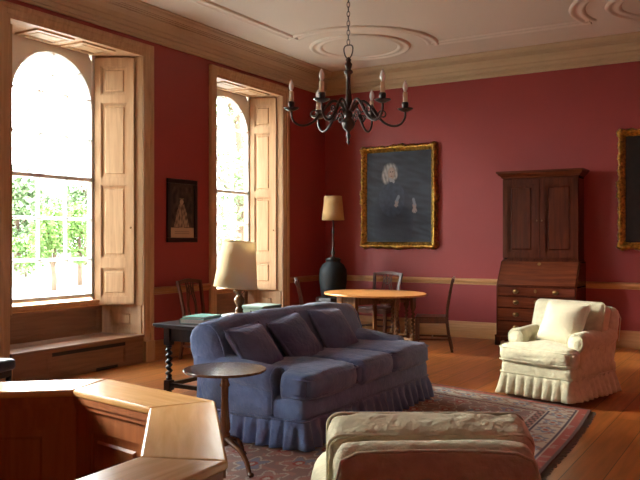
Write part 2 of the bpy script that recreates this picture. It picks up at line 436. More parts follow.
# ------------------------------------------------------------------ windows
def window(n, yc, hw):
    w = thing('window_%d' % n, None, None, (0, yc, 0), kind='structure')
    xs = -.48; hs = .58; zs = 3.1; SILL = .8; AP = zs+hs
    # white sash box with arched head
    f = MB()
    for s in (-1, 1):
        a, b = sorted((s*hs, s*(hs+.06)))
        f.box(xs-.07, xs, a, b, .76, OT)
    N = 32
    arch = [(hs*math.cos(PI*i/N), zs+hs*math.sin(PI*i/N)) for i in range(N+1)]
    outer = []
    for i in range(N+1):
        a = PI*i/N; c, sn = math.cos(a), math.sin(a)
        k = min((hs+.001)/max(abs(c), 1e-6), (OT-zs)/max(sn, 1e-6))
        outer.append((k*c, zs+k*sn))
    f.loft([[(xs-.06, a[0], a[1]), (xs-.06, o[0], o[1]), (xs-.01, o[0], o[1]), (xs-.01, a[0], a[1])] for a, o in zip(arch, outer)])
    f.tube([(xs-.008, a*.985, zs+(z-zs)*.985) for a, z in arch], .014, 6)
    f.build('window_frame', 'white', w, auto=40)
    g = MB(); xb = xs-.03; xf = xs+.012
    def hbar(y0, y1, z, t, nose=.35):
        g.loft([[(xb, y, z-t), (xb, y, z+t), (xf, y, z+t*nose), (xf, y, z-t*nose)] for y in (y0, y1)])
    def vbar(y, z0, z1, t, nose=.3):
        g.loft([[(xb, y-t, z), (xb, y+t, z), (xf, y+t*nose, z), (xf, y-t*nose, z)] for z in (z0, z1)])
    for z, t in ((SILL+.03, .035), (1.27, .019), (1.75, .019), (2.23, .034), (2.71, .019), (3.19, .019)): hbar(-hs, hs, z, t, .6 if t > .03 else .25)
    for y in (-.193, .193): vbar(y, SILL, 3.2, .019, .25)
    for s in (-1, 1):   # sash stiles, chamfered towards the glass
        g.loft([[(xb, s*(hs-.05), z), (xb, s*hs, z), (xf, s*hs, z), (xf, s*(hs-.02), z)] for z in (SILL, zs)])
    N2 = 16
    g.loft([[(xb, (.193-.019)*math.cos(PI*i/N2), 3.2+(.193-.019)*math.sin(PI*i/N2)), (xb, .212*math.cos(PI*i/N2), 3.2+.212*math.sin(PI*i/N2)),
             (xf, .198*math.cos(PI*i/N2), 3.2+.198*math.sin(PI*i/N2)), (xf, .188*math.cos(PI*i/N2), 3.2+.188*math.sin(PI*i/N2))] for i in range(N2+1)])
    g.loft([[(xb, (hs-.05)*math.cos(PI*i/32), zs+(hs-.05)*math.sin(PI*i/32)), (xb, hs*math.cos(PI*i/32), zs+hs*math.sin(PI*i/32)),
             (xf, hs*math.cos(PI*i/32), zs+hs*math.sin(PI*i/32)), (xf, (hs-.02)*math.cos(PI*i/32), zs+(hs-.02)*math.sin(PI*i/32))] for i in range(33)])
    for a in (PI*.25, PI*.5, PI*.75):
        p = Vector((0, .193*math.cos(a), 3.2+.193*math.sin(a))); q = Vector((0, (hs-.02)*math.cos(a), zs+(hs-.02)*math.sin(a)))
        n_ = (q-p).normalized().cross(Vector((1, 0, 0)))
        g.loft([[Vector((xb, 0, 0))+c-n_*.017, Vector((xb, 0, 0))+c+n_*.017, Vector((xf, 0, 0))+c+n_*.005, Vector((xf, 0, 0))+c-n_*.005] for c in (p, q)])
    g.build('glazing_bars', 'white', w)
    gp = MB()
    poly = [(-hs, SILL)]+[(a, z) for a, z in reversed(arch)]+[(hs, SILL)]
    gp.prism(poly, -.002, .002, basis((xs-.033, 0, 0), (0, 1, 0), (0, 0, 1), (1, 0, 0)))
    gp.build('window_pane', 'glass', w)
    # sill
    sl = MB(); sl.box(xs-.08, xs+.07, -hs-.1, hs+.1, .735, .775); sl.box(xs-.08, xs+.04, -hs-.08, hs+.08, .7, .737)
    sl.build('window_sill', 'oakx', w, bevel=.006)
    # reveals, shutters
    for s in (-1, 1):
        j = MB()
        pin = Vector((xs, s*(hs+.05), 0)); pout = Vector((0, s*hw, 0))
        poly = [(pout.x, pout.y), (pin.x, pin.y), (-.6, pin.y), (-.6, s*hw)]
        j.prism(poly, .7, OT)
        j.build('reveal', 'oak', w)
        d = (pout-pin); L = d.length; d.normalize()
        nrm = Vector((0, 0, 1)).cross(d)
        if nrm.y*s > 0: nrm = -nrm
        sh = MB(); SL = L*.82
        cw = .075
        cells = [(cw, 2.9+.0, SL-cw, 0), ]
        zrows = [(.81, 1.16), (1.28, 2.17), (2.26, 3.17), (3.27, 3.62)]
        base = .725; 
        cells = [(cw, a-base, SL-cw, b-base) for a, b in zrows]
        panelled(sh, SL, 3.72-base, cells, .036, inset=.022, Mx= basis(pin+nrm*.002+Vector((0, 0, base)), d, (0, 0, 1), nrm))
        so = sh.build('shutter', 'oak', w)
        kb = MB().lathe([(.004, 0), (.004, .012), (.013, .02), (.011, .03), (.002, .033)], 12,
             basis(pin+d*(SL-.035)+nrm*.032+Vector((0, 0, 1.65)), d, (0, 0, 1), nrm))
        kb.build('knob', 'brass', so, smooth=True)
        bd = MB()
        p = pin+d*(L*.86)+nrm*.001
        panelled(bd, L*.14, OT-.7, [], .012, basis(p+Vector((0, 0, .7)), d, (0, 0, 1), nrm))
        bd.build('reveal_bead', 'oak', w)
        # low panelled cheek by the seat
        q0 = Vector((-.58, s*(hw-.11), .345)); q1 = Vector((0, s*hw, .345)); dd = (q1-q0); LL = dd.length; dd.normalize()
        nn = Vector((0, 0, 1)).cross(dd)
        if nn.y*s > 0: nn = -nn
        ck = MB()
        panelled(ck, LL-.02, .36, [(.12, .07, LL-.14, .29)], .024, inset=.018, Mx=basis(q0-nn*.012, dd, (0, 0, 1), nn))
        ck.prism([(0, s*hw), (-.6, s*(hw-.09)), (-.6, s*hw)], .345, .7)
        ck.build('seat_cheek', 'oak', w)
    # panelled soffit
    so = MB()
    so.prism([(0, -hw), (0, hw), (-.6, hw), (-.6, -hw)], OT, OT+.03)
    for k in (-1, 1):
        a0, a1 = sorted((k*.05, k*(hs-.02)))
        panelled(so, a1-a0, .36, [(.04, .04, a1-a0-.04, .32)], .018, basis((-.42, a0, OT), (0, 1, 0), (1, 0, 0), (0, 0, -1)))
    so.build('soffit', 'oak', w)
    # architrave
    ar = MB()
    prof = [(0, 0), (0, .018), (.04, .022), (.045, .03), (.09, .034), (.1, .045), (.13, .05), (.15, .045), (.15, 0)]
    for s in (-1, 1):
        ar.prism(prof, 0, OT+AW*.0+.0, basis((0, s*hw, 0), (0, s, 0), (1, 0, 0), (0, 0, 1)))
    # mitred head as a loft
    ar.loft([[(h, -hw-u, OT+u) for u, h in prof], [(h, hw+u, OT+u) for u, h in prof]])
    for s in (-1, 1):
        ar.loft([[(h, s*(hw+u), OT) for u, h in prof], [(h, s*(hw+u), OT+u+.0001) for u, h in prof]])
        a, b = sorted((s*(hw-.003), s*(hw+AW+.006))); ar.box(0, .056, a, b, 0, .26)
    ar.build('architrave', 'oak', w)
    # seat
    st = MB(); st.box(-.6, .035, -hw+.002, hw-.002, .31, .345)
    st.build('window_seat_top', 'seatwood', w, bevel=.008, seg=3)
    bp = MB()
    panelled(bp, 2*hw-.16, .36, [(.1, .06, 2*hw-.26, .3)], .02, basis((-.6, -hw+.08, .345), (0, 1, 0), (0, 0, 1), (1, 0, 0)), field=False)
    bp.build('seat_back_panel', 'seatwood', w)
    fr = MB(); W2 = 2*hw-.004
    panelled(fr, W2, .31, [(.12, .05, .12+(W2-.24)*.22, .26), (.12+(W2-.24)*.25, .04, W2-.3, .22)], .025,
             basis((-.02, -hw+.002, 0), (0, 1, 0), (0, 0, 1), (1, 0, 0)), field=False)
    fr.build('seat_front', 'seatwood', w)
    sl = MB(); sl.box(.004, .007, -hw+.12+(W2-.24)*.25, hw-.3, .245, .285)
    sl.box(.004, .007, hw-.75, hw-.42, .0, .035)
    sl.build('heater_slot', 'slot', w)
    ow = MB(); ow.box(-WT, -.6, -hw, hw, 0, .76)
    ow.build('outer_wall', 'stone', w)
for i, (c, h) in enumerate(WIN): window(i+1, c, h)
# ------------------------------------------------------------------ upholstery helpers
def skirt(mb, path, z0, z1, pleat=.16, amp=.014, flare=.03, closed=True, seed=0):
    """gathered valance hung round a path of (x, y) points"""
    pts = [Vector((a, b)) for a, b in path]
    if closed: pts.append(pts[0].copy())
    cum = [0]
    for i in range(1, len(pts)): cum.append(cum[-1]+(pts[i]-pts[i-1]).length)
    L = cum[-1]; n = int(L/.012)
    rows = 7; loops = []
    def at(s):
        s = s % L
        for i in range(1, len(pts)):
            if s <= cum[i] or i == len(pts)-1:
                t = (s-cum[i-1])/max(1e-6, cum[i]-cum[i-1]); return pts[i-1].lerp(pts[i], t)
    cen = sum(pts[:-1], Vector((0, 0)))/(len(pts)-1)
    samp = []
    for k in range(n):
        s = L*k/n
        p = at(s); q = (at(s+.03)-at(s-.03)); q.normalize()
        nr = Vector((q.y, -q.x))
        if nr.dot(p-cen) < 0: nr = -nr
        samp.append((s, p, nr))
    for r in range(rows):
        t = r/(rows-1); z = z0+(z1-z0)*t
        lp = []
        for s, p, nr in samp:
            ph = s/pleat*2*PI + 1.2*noise.noise(Vector((s*2.3, seed, 0)))
            w = math.sin(ph)+.35*math.sin(2*ph+1)+.8*noise.noise(Vector((s*5, seed+4, t*1.3)))
            o = flare*t+amp*(t**.6)*w
            lp.append((p.x+nr.x*o, p.y+nr.y*o, z+.004*t*noise.noise(Vector((s*4, 9, seed)))))
        loops.append(lp)
    mb.loft(loops, cap=False)
def rrect(x0, x1, y0, y1, r, n=5):
    out = []
    for cx, cy, a0 in ((x1-r, y0+r, -PI/2), (x1-r, y1-r, 0), (x0+r, y1-r, PI/2), (x0+r, y0+r, PI)):
        for i in range(n+1):
            a = a0+PI/2*i/n; out.append((cx+r*math.cos(a), cy+r*math.sin(a)))
    return out
def arm_shape(mb, side, W, x_out, yf, yb, h, rr, zb, slope=.04, seed=0):
    """rolled arm; x_out = outer x, side = +1/-1 outward; front at yf, back at yb"""
    N = 13; loops = []
    K = 16
    wi = W
    for i in range(K+1):
        t = i/K; y = yf+(yb-yf)*t
        k = 1.0
        e = min(t/.07, 1); k = math.sqrt(max(0.0, 1-(1-e)**2))*.16+.84
        hh = h+slope*max(0, t-.15)
        cz = hh-rr; cx = x_out-side*(rr)
        lp = [(x_out-side*(W-.0), y, zb), (x_out-side*W, y, (zb+cz)/2), (x_out-side*W, y, cz-rr*.35)]
        for j in range(N+1):
            a = PI*(1-j/N)*1.0+0*.2
            a = PI*1.0-(PI*1.28)*j/N
            wx = W-rr if math.cos(a) < 0 else rr*1.12
            lp.append((cx+side*math.cos(a)*(W-rr if math.cos(a) < 0 else rr*1.12), y, cz+rr*math.sin(a)))
        lp += [(x_out-side*.035, y, cz-rr*.9), (x_out-side*.03, y, (zb+cz)/2), (x_out-side*.02, y, zb)]
        cc = Vector((x_out-side*W/2, (zb+hh)/2))
        out = []
        for (x, yy, z) in lp:
            wn = .008*noise.noise(Vector((x*6, yy*5+seed, z*7)))
            out.append((cc.x+(x-cc.x)*k+wn, yy, cc.y+(z-cc.y)*(k if z > .3 else 1)+wn))
        loops.append(out)
    mb.loft(loops)
def cushion_piping(mb, hx, hy, z, r, Mx, rad=.006):
    mb.tube([(a, b, z) for a, b in rrect(-hx, hx, -hy, hy, r)], rad, 6, Mx, ring=True)

def tee_outline(x0, x1, y0, y1, ys, li, ri, r=.085):
    def cor(cx, cy, a0): return [(cx+r*math.cos(a0+PI/8*k), cy+r*math.sin(a0+PI/8*k)) for k in range(5)]
    pts = cor(x1-r, y0+r, -PI/2)+[(x1-.012, ys-.045)]
    if ri: pts += [(x1-ri, ys+.03)]
    pts += [(x1-ri, y1-r), (x1-ri-r, y1), (x0+li+r, y1), (x0+li, y1-r)]
    if li: pts += [(x0+li, ys+.03)]
    pts += [(x0+.012, ys-.045)]+cor(x0+r, y0+r, PI)
    out = []
    for i in range(len(pts)):
        a, b = Vector(pts[i]), Vector(pts[(i+1) % len(pts)]); n = max(1, int((b-a).length/.08))
        for k in range(n): out.append(tuple(a.lerp(b, k/n)))
    return out
def sofa(loc, rz):
    # local: width along x, front at -y
    W = 2.24; D = .94; AY = -D/2+.28
    t = thing('sofa', 'long navy blue slipcovered sofa with pleated skirt on the rug', 'sofa', loc, rz)
    b = MB(); b.soft((W-.04, D-.04, .17), .05, n=14, wr=.01, ws=5, Mx=T(0, 0, .275))
    b.build('sofa_base', 'navy', t, smooth=True)
    sk = MB(); skirt(sk, rrect(-W/2+.015, W/2-.015, -D/2+.015, D/2-.03, .06), .215, .02, pleat=.12, amp=.026, flare=.045, seed=3)
    sk.build('skirt', 'navy', t, smooth=True, solid=.006)
    pp = MB(); pp.tube([(x, y, .217) for x, y in rrect(-W/2+.008, W/2-.008, -D/2+.008, D/2-.025, .06)], .006, 6, ring=True)
    pp.build('skirt_piping', 'navy', t, smooth=True)
    for s in (-1, 1):
        a = MB(); arm_shape(a, s, .24, s*(W/2+.015), AY, D/2+.04, .575, .095, .2, .1, seed=s)
        ar = a.build('arm', 'navy', t, smooth=True)
        pi = MB(); cx = s*(W/2+.015-.105)
        pi.tube([(cx+s*x_, AY+.006, z_) for x_, z_ in [(.075, .24), (.07, .4)]+[(.098*math.cos(q*PI/8), .478+.09*math.sin(q*PI/8)) for q in range(-1, 10)]+[(-.115, .43)]], .006, 6)
        pi.build('piping', 'navy', ar, smooth=True)
    bk = MB(); loops = []; K = 40
    def topz(u): return .895-.055*max(0, (abs(u)-.55)/.45)**2-.05*max(0, (abs(u)-.93)/.07)**2
    prof = [(.18, .25), (.21, .5), (.27, .68), (.31, .79), (.345, .85), (.39, .885), (.45, .895), (.52, .885), (.575, .85), (.6, .79), (.585, .68), (.52, .5), (.46, .25)]
    for i in range(K+1):
        u = -math.cos(i/K*PI)*.35+(i/K*2-1)*.65; x = u*(W/2+.01)
        kk = 1-.35*max(0, (abs(u)-.95)/.05)**2
        top = topz(u)+.01*noise.noise(Vector((x*2.4, 1, 1)))
        lp = []
        for yy, zz in prof:
            z2 = .25+(zz-.25)*(top-.25)/.645; yc = .33+.14*(zz-.25)/.6
            wn = .012*noise.noise(Vector((x*4, yy*6, zz*5)))+.006*noise.noise(Vector((x*11, yy*12, zz*9)))
            lp.append((x, yc+(yy-yc)*kk+wn, z2+wn))
        loops.append(lp)
    bk.loft(loops)
    bk.build('backrest', 'navy', t, smooth=True)
    for s in (-1, 1):
        pi = MB(); x = s*(W/2-.035)
        pi.tube([(x, y_-.004, .25+(z_-.25)*(topz(.96)-.25)/.645+.004) for y_, z_ in [(.24, .58), (.27, .68), (.305, .78), (.34, .845), (.39, .885), (.45, .9), (.52, .888)]], .006, 6)
        pi.build('back_piping', 'navy', t, smooth=True)
    inner = W-.46; cw = inner/3
    for k in range(3):
        li = .2 if k == 0 else 0; ri = .2 if k == 2 else 0
        x0 = -inner/2+cw*k-li; x1 = -inner/2+cw*(k+1)+ri
        cx = (x0+x1)/2; y0, y1 = -D/2-.02, D/2-.24; cy = (y0+y1)/2
        sf = MB(); Mc = T(cx, cy, .435)
        sf.soft((x1-x0, y1-y0, .18), .06, crown=(0, .012, .035), wr=.022, ws=3.2, fine=.006, seed=k+2, n=26, Mx=Mc, plan=.05 if k != 1 else .012, tee=(AY-cy-.03, li, ri))
        c = sf.build('seat_cushion', 'navy', t, smooth=True)
        pm = MB()
        for z in (.062, -.062):
            pm.tube([(a_, b_, z) for a_, b_ in tee_outline(x0-cx+.006, x1-cx-.006, y0-cy+.008, y1-cy-.01, AY-cy-.03, li, ri)], .006, 6, Mc, ring=True)
        pm.build('piping', 'navy', c, smooth=True)
    for x in (-W/2+.12, W/2-.12):
        for y in (-D/2+.1, D/2-.16):
            MB().lathe([(.018, .0), (.024, .01), (.024, .05), (.015, .06), (.02, .2)], 12, T(x, y, 0)).build('leg', 'chairwood', t, smooth=True)
    return t
def pillow(name, label, mat, size, loc, rot, group=None, cat='cushion', seed=0):
    t = MB(); t.soft((size, size, size*.36), size*.12, crown=(-.0, -.0, .03), wr=.014, ws=5, seed=seed, n=18, pinch=.05)
    o = t.build(name, mat, None, smooth=True)
    o.location = loc; o.rotation_euler = rot
    tag(o, label, cat, group)
    p = MB(); h = size/2
    p.tube([(a*1.0, b*1.0, 0) for a, b in [((size/2)*u*(1+.05*(abs(u*v))**2), (size/2)*v*(1+.05*abs(u*v)**2)) for u, v in
            [(-1+2*i/8, -1) for i in range(8)]+[(1, -1+2*i/8) for i in range(8)]+[(1-2*i/8, 1) for i in range(8)]+[(-1, 1-2*i/8) for i in range(8)]]], .006, 6, ring=True)
    p.build('piping', mat, o, smooth=True)
    return o

def armchair(name, label, loc, rz, hwi=.04, ci=.06):
    W = .8; D = .95; AY = -D/2+.2
    t = thing(name, label, 'armchair', loc, rz)
    MB().soft((W-.05, D-.06, .14), .045, n=12, wr=.008, Mx=T(0, 0, .26)).build('chair_base', 'cream', t, smooth=True)
    sk = MB(); skirt(sk, rrect(-W/2+.025, W/2-.025, -D/2+.02, D/2-.06, .05), .225, .03, pleat=.095, amp=.017, flare=.055, seed=8)
    sk.build('skirt', 'cream', t, smooth=True, solid=.006)
    pp = MB(); pp.tube([(x, y, .228) for x, y in rrect(-W/2+.018, W/2-.018, -D/2+.013, D/2-.053, .05)], .006, 6, ring=True)
    pp.build('skirt_piping', 'cream', t, smooth=True)
    for s in (-1, 1):
        a = MB(); arm_shape(a, s, .17, s*(W/2), AY, D/2-.1, .63, .088, .2, .02, seed=s+5)
        ar = a.build('arm', 'cream', t, smooth=True)
        pi = MB(); cx = s*(W/2-.09)
        pi.tube([(cx+.08*math.cos(q*PI/8), AY+.002, .545+.078*math.sin(q*PI/8)) for q in range(16)], .006, 6, ring=True)
        pi.build('piping', 'cream', ar, smooth=True)
    bk = MB(); loops = []; K = 30; HW = W/2-hwi
    def topz(u): return .845-.018*abs(u)**3-.05*max(0, (abs(u)-.88)/.12)**2
    prof = [(.18, .25), (.24, .5), (.33, .72), (.35, .79), (.375, .825), (.42, .845), (.465, .835), (.49, .8), (.49, .72), (.45, .5), (.4, .25)]
    for i in range(K+1):
        u = -math.cos(i/K*PI)*.4+(i/K*2-1)*.6; x = u*HW
        kk = 1-.3*max(0, (abs(u)-.94)/.06)**2; top = topz(u)
        loops.append([(x*(1+.1*max(0, zz-.3)), .34+.1*(zz-.25)/.6+(yy-.34-.1*(zz-.25)/.6)*kk+.008*noise.noise(Vector((x*6, yy*6, zz*6))), .25+(zz-.25)*(top-.25)/.595+.008*noise.noise(Vector((x*12, yy*9, 3)))) for yy, zz in prof])
    bk.loft(loops)
    b = bk.build('backrest', 'cream', t, smooth=True)
    pi = MB()
    side = [(-1, .45, .5+.27*k/5) for k in range(5)]; side2 = [(1, .475, .77-.27*k/5) for k in range(1, 6)]
    pi.tube([(sx*HW*1.045, .415+.075*(z-.25)/.6*1.6, z) for sx, y, z in side]+[(u*HW*1.03, .488, topz(u)-.02) for u in [k/12*1.9-.95 for k in range(13)]]+[(sx*HW*1.045, .415+.075*(z-.25)/.6*1.6, z) for sx, y, z in side2], .006, 6)
    pi.build('piping', 'cream', b, smooth=True)
    Mc = T(0, .2, .635)@R(PI/2-.34, 'X')
    cwd = W-ci
    bc = MB(); bc.soft((cwd, .48, .19), .05, crown=(.006, .012, .035), wr=.012, ws=4, fine=.006, seed=21, n=26, Mx=Mc)
    c = bc.build('back_cushion', 'cream', t, smooth=True)
    pm = MB()
    for z in (.068, -.068): cushion_piping(pm, cwd/2, .24, z, .05, Mc)
    pm.build('piping', 'cream', c, smooth=True)
    y0, y1 = -D/2-.01, D/2-.28; cy = (y0+y1)/2; Ms = T(0, cy, .405)
    sc = MB(); sc.soft((W-.0, y1-y0, .17), .065, crown=(0, .012, .03), wr=.016, ws=4, fine=.008, seed=4, n=28, Mx=Ms, plan=.03, tee=(AY-cy-.03, .165, .165))
    c = sc.build('seat_cushion', 'cream', t, smooth=True)
    pm = MB()
    for z in (.058, -.058): pm.tube([(a_, b_, z) for a_, b_ in tee_outline(-W/2+.005, W/2-.005, y0-cy+.006, y1-cy-.01, AY-cy-.03, .165, .165)], .006, 6, Ms, ring=True)
    pm.build('piping', 'cream', c, smooth=True)
    for x in (-W/2+.1, W/2-.1):
        for y in (-D/2+.08, D/2-.16):
            MB().lathe([(.02, 0), (.024, .008), (.024, .03), (.012, .035), (.018, .2)], 12, T(x, y, 0)).build('caster_leg', 'brass', t, smooth=True)
    return t

RUGZ = .014
SX, SY = 3.41, 5.62
sofa((SX, SY, RUGZ), PI/2)
pil_specs = [
 ('dark navy square cushion nearest the small round table, at the near end of the sofa', (3.26, 4.80, .64), .04, 1),
 ('dark navy square cushion leaning in the middle of the sofa back', (3.25, 5.38, .66), .0, 2),
 ('dark navy square cushion at the far end of the sofa, by the dining table', (3.24, 6.02, .67), -.06, 3)]
for lab, p, tw, sd in pil_specs:
    o = pillow('throw_cushion', lab, 'navy2', .46, p, (0, 0, 0), 'navy cushions on the sofa', seed=sd)
    # stand it up leaning on the back: normal towards +x and up
    m = R(tw, 'Z')@R(PI/2-.62, 'Y')@R({1: .05, 2: .16, 3: -.04}[sd], 'Z')
    o.rotation_euler = m.to_euler()
armchair('armchair', 'cream damask armchair with pleated skirt and square cushion, in front of the bureau', (4.86, 7.56, RUGZ), -.27)
o = pillow('throw_cushion', 'large pale cream square cushion leaning in the armchair before the bureau', 'cream2', .44, (4.91, 7.50, .70), (0, 0, 0), seed=11)
o.rotation_euler = (R(-.3, 'Z')@R(PI/2-.5, 'X')@R(-.05, 'Z')).to_euler()
armchair('armchair', 'cream armchair in the foreground seen from behind, turned towards the rug', (5.53, 2.71, 0), PI+.54, .085, .1)

# ------------------------------------------------------------------ rug
def rug():
    # corners: far right, far left, near left, near right
    c = [Vector((5.29, 6.93)), Vector((2.62, 7.66)), Vector((2.5, 3.12)), Vector((5.53, 3.12))]
    NU, NV = 270, 400
    LU, LV = 2.9, 4.2
    mb = MB(); vs = []; cols = []
    navy = lin((88, 78, 86)); red = lin((164, 92, 80)); rose = lin((170, 128, 114)); cr = lin((192, 178, 158)); dk = lin((108, 88, 82)); blue = lin((136, 134, 142)); fieldc = lin((150, 122, 112))
    def colr(a, b):
        x = a*LU; y = b*LV
        d = min(x, LU-x, y, LV-y)
        # coordinate along border
        if d == x or d == LU-x: s = y
        else: s = x
        n = noise.noise(Vector((x*14, y*14, 0)))
        if d < .03: return dk
        if d < .10: return red if n > -.3 else rose
        if d < .115: return cr
        if d < .13: return navy
        if d < .34:                       # main border: rosettes on cream
            u = (s % .3)-.15; v = d-.235
            r = math.hypot(u, v); a_ = math.atan2(v, u)
            rr = .075+.02*math.cos(6*a_)
            if r < .025: return red
            if r < .045: return cr
            if r < rr: return blue
            if abs(v-.05*math.sin(s*2*PI/.3)) < .014: return rose
            return cr if n > -.25 else fieldc
        if d < .355: return navy
        if d < .37: return cr
        if d < .45:
            return rose if ((s % .12) < .06) ^ (abs(d-.41) < .018) else dk
        if d < .465: return cr
        # field: all-over small palmettes
        gx = (x % .26)/.26-.5; gy = ((y+(.19 if int(x/.26) % 2 else 0)) % .38)/.38-.5
        r = math.hypot(gx, gy); a_ = math.atan2(gy, gx)
        rr = .3+.1*math.cos(5*a_+int(x/.26))
        if r < .08: return cr
        if r < .15: return red
        if r < rr: return blue if (int(x/.26)+int(y/.38)) % 3 == 0 else rose
        if abs(r-rr-.06) < .03: return cr
        if n > .25: return rose
        return fieldc
    for j in range(NV+1):
        b = j/NV
        for i in range(NU+1):
            a = i/NU
            fr = c[1].lerp(c[0], a); nr = c[2].lerp(c[3], a)
            p = fr.lerp(nr, b)
            wv = .02*math.sin(b*7)*a**6
            p = p+Vector((wv, 0))
            vs.append((p.x, p.y, .012+.0015*noise.noise(Vector((p.x*3, p.y*3, 0)))))
            cols.append(colr(a, b))
    fs = []
    for j in range(NV):
        for i in range(NU):
            k = j*(NU+1)+i
            fs.append((k, k+1, k+NU+2, k+NU+1))
    mb.v = vs; mb.f = fs; mb.cols = cols
    o = mb.build('persian_rug', 'rug', None, solid=.009)
    tag(o, 'large patterned red and blue oriental rug with cream border on the floorboards', 'rug')
    fr = MB()
    random.seed(3)
    for i in range(260):
        b = i/260; p = c[0].lerp(c[3], b)+Vector((.02*math.sin(b*7), 0)); l = .03+.02*random.random()
        fr.bar((p.x-.005, p.y, .006), (p.x+l, p.y+random.uniform(-.01, .01), .004), .007, .004)
    tag(fr.build('fringe', 'fringe', o), kind='stuff')
rug()

# ------------------------------------------------------------------ octagonal counter in the foreground
def cam2w(l, d):     # plan position, l metres right of the camera's axis and d metres ahead of it
    a = math.radians(31.2)
    return Vector((6.73-math.sin(a)*d+math.cos(a)*l, math.cos(a)*d+math.sin(a)*l))
def counter():
    out = [(-2.85, 3.05), (-2.20, 3.98), (-1.150, 4.156), (-.489, 3.589), (-.313, 2.608), (-.755, 1.825), (-1.65, 1.52)]
    out = [cam2w(*p) for p in out]
    # outer line runs clockwise; offset inwards
    cen = sum(out, Vector((0, 0)))/len(out)
    def offset(d):
        res = []
        n = len(out)
        lines = []
        for i in range(n-1):
            t = (out[i+1]-out[i]).normalized(); nr = Vector((t.y, -t.x))
            if nr.dot(cen-out[i]) < 0: nr = -nr
            lines.append((out[i]+nr*d, t, nr))
        res.append(lines[0][0])
        for i in range(1, n-1):
            p, t, _ = lines[i-1]; q, u, _ = lines[i]
            cr_ = t.x*u.y-t.y*u.x; k = ((q.x-p.x)*u.y-(q.y-p.y)*u.x)/cr_
            res.append(p+t*k)
        res.append(lines[-1][0]+lines[-1][1]*(out[-1]-out[-2]).length)
        return res
    z1 = .75; org = cen
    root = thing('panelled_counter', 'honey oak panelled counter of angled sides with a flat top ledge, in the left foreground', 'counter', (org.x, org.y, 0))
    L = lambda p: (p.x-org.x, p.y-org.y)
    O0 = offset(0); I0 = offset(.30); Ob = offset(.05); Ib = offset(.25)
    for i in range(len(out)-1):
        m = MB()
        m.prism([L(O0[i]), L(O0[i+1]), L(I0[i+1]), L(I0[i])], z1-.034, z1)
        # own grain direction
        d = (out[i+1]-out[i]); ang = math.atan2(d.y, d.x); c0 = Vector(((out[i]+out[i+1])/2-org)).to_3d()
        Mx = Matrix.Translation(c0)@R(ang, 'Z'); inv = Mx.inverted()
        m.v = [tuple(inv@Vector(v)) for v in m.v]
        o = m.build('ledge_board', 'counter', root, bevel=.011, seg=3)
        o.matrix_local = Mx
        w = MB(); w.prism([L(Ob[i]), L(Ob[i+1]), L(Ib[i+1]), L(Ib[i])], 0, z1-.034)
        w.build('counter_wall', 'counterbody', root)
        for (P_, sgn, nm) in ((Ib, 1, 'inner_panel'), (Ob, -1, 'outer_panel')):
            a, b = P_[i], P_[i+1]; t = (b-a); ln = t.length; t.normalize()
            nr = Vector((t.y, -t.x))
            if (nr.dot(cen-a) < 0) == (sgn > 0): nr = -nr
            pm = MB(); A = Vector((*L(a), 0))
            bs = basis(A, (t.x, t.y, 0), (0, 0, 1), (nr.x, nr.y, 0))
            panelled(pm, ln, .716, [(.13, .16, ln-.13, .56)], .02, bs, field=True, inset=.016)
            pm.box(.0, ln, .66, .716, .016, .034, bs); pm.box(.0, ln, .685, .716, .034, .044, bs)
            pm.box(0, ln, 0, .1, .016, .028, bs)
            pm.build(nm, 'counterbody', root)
counter()

# ------------------------------------------------------------------ tables
def tripod(loc):
    t = thing('tripod_table', 'small round dark wood tripod table standing beside the near end of the sofa', 'side table', loc)
    MB().lathe([(.0, .695), (.23, .695), (.252, .703), (.256, .712), (.252, .72), (0, .722)], 48).build('tabletop', 'walnut', t, auto=30)
    MB().lathe([(.07, .69), (.055, .67), (.02, .655), (.026, .62), (.032, .6), (.024, .585), (.022, .5), (.026, .4), (.033, .32), (.034, .28), (.024, .26), (.034, .25), (.036, .2), (.03, .17), (.012, .16)], 20).build('pillar', 'walnut', t, smooth=True)
    for k in range(3):
        a = math.radians(-18+120*k)
        l = MB(); pts = []; rr = []
        for i in range(13):
            u = i/12; r = .02+.26*u; z = .22-.2*u+.05*math.sin(u*PI)-.012*math.sin(u*2*PI)
            if u > .9: z = .022
            pts.append((r*math.cos(a), r*math.sin(a), max(z, .018))); rr.append(.022-.008*u+(.005 if u > .93 else 0))
        l.tube(pts, rr, 8); l.build('leg', 'walnut', t, smooth=True)
    return t
q = cam2w(-.62, 5.0)
tp_ = tripod((q.x, q.y, RUGZ)); tp_.scale = (1.06, 1.06, .9)

def twist(mb, x, y, z0, z1, r=.026, turns=5):
    K = int(turns*14); loops = []
    for i in range(K+1):
        u = i/K; z = z0+(z1-z0)*u; e = min(1, min(u, 1-u)/.06)
        loops.append([(x+(r*(.72+.38*e*math.cos(PI*2*k/12-u*turns*2*PI)))*math.cos(2*PI*k/12), y+(r*(.72+.38*e*math.cos(PI*2*k/12-u*turns*2*PI)))*math.sin(2*PI*k/12), z) for k in range(12)])
    mb.loft(loops)
def twisted_leg(mb, x, y, H, b=.06, turns=5):
    h = b/2
    mb.lathe([(.022, 0), (.03, .012), (.03, .04), (.02, .055)], 12, T(x, y, 0))
    mb.box(x-h, x+h, y-h, y+h, .055, .15)
    mb.lathe([(.02, .15), (.03, .158), (.03, .172), (.02, .18)], 12, T(x, y, 0))
    twist(mb, x, y, .18, H-.2, b*.48, turns)
    mb.lathe([(.02, H-.2), (.03, H-.192), (.03, H-.178), (.02, H-.17)], 12, T(x, y, 0))
    mb.box(x-h, x+h, y-h, y+h, H-.17, H)
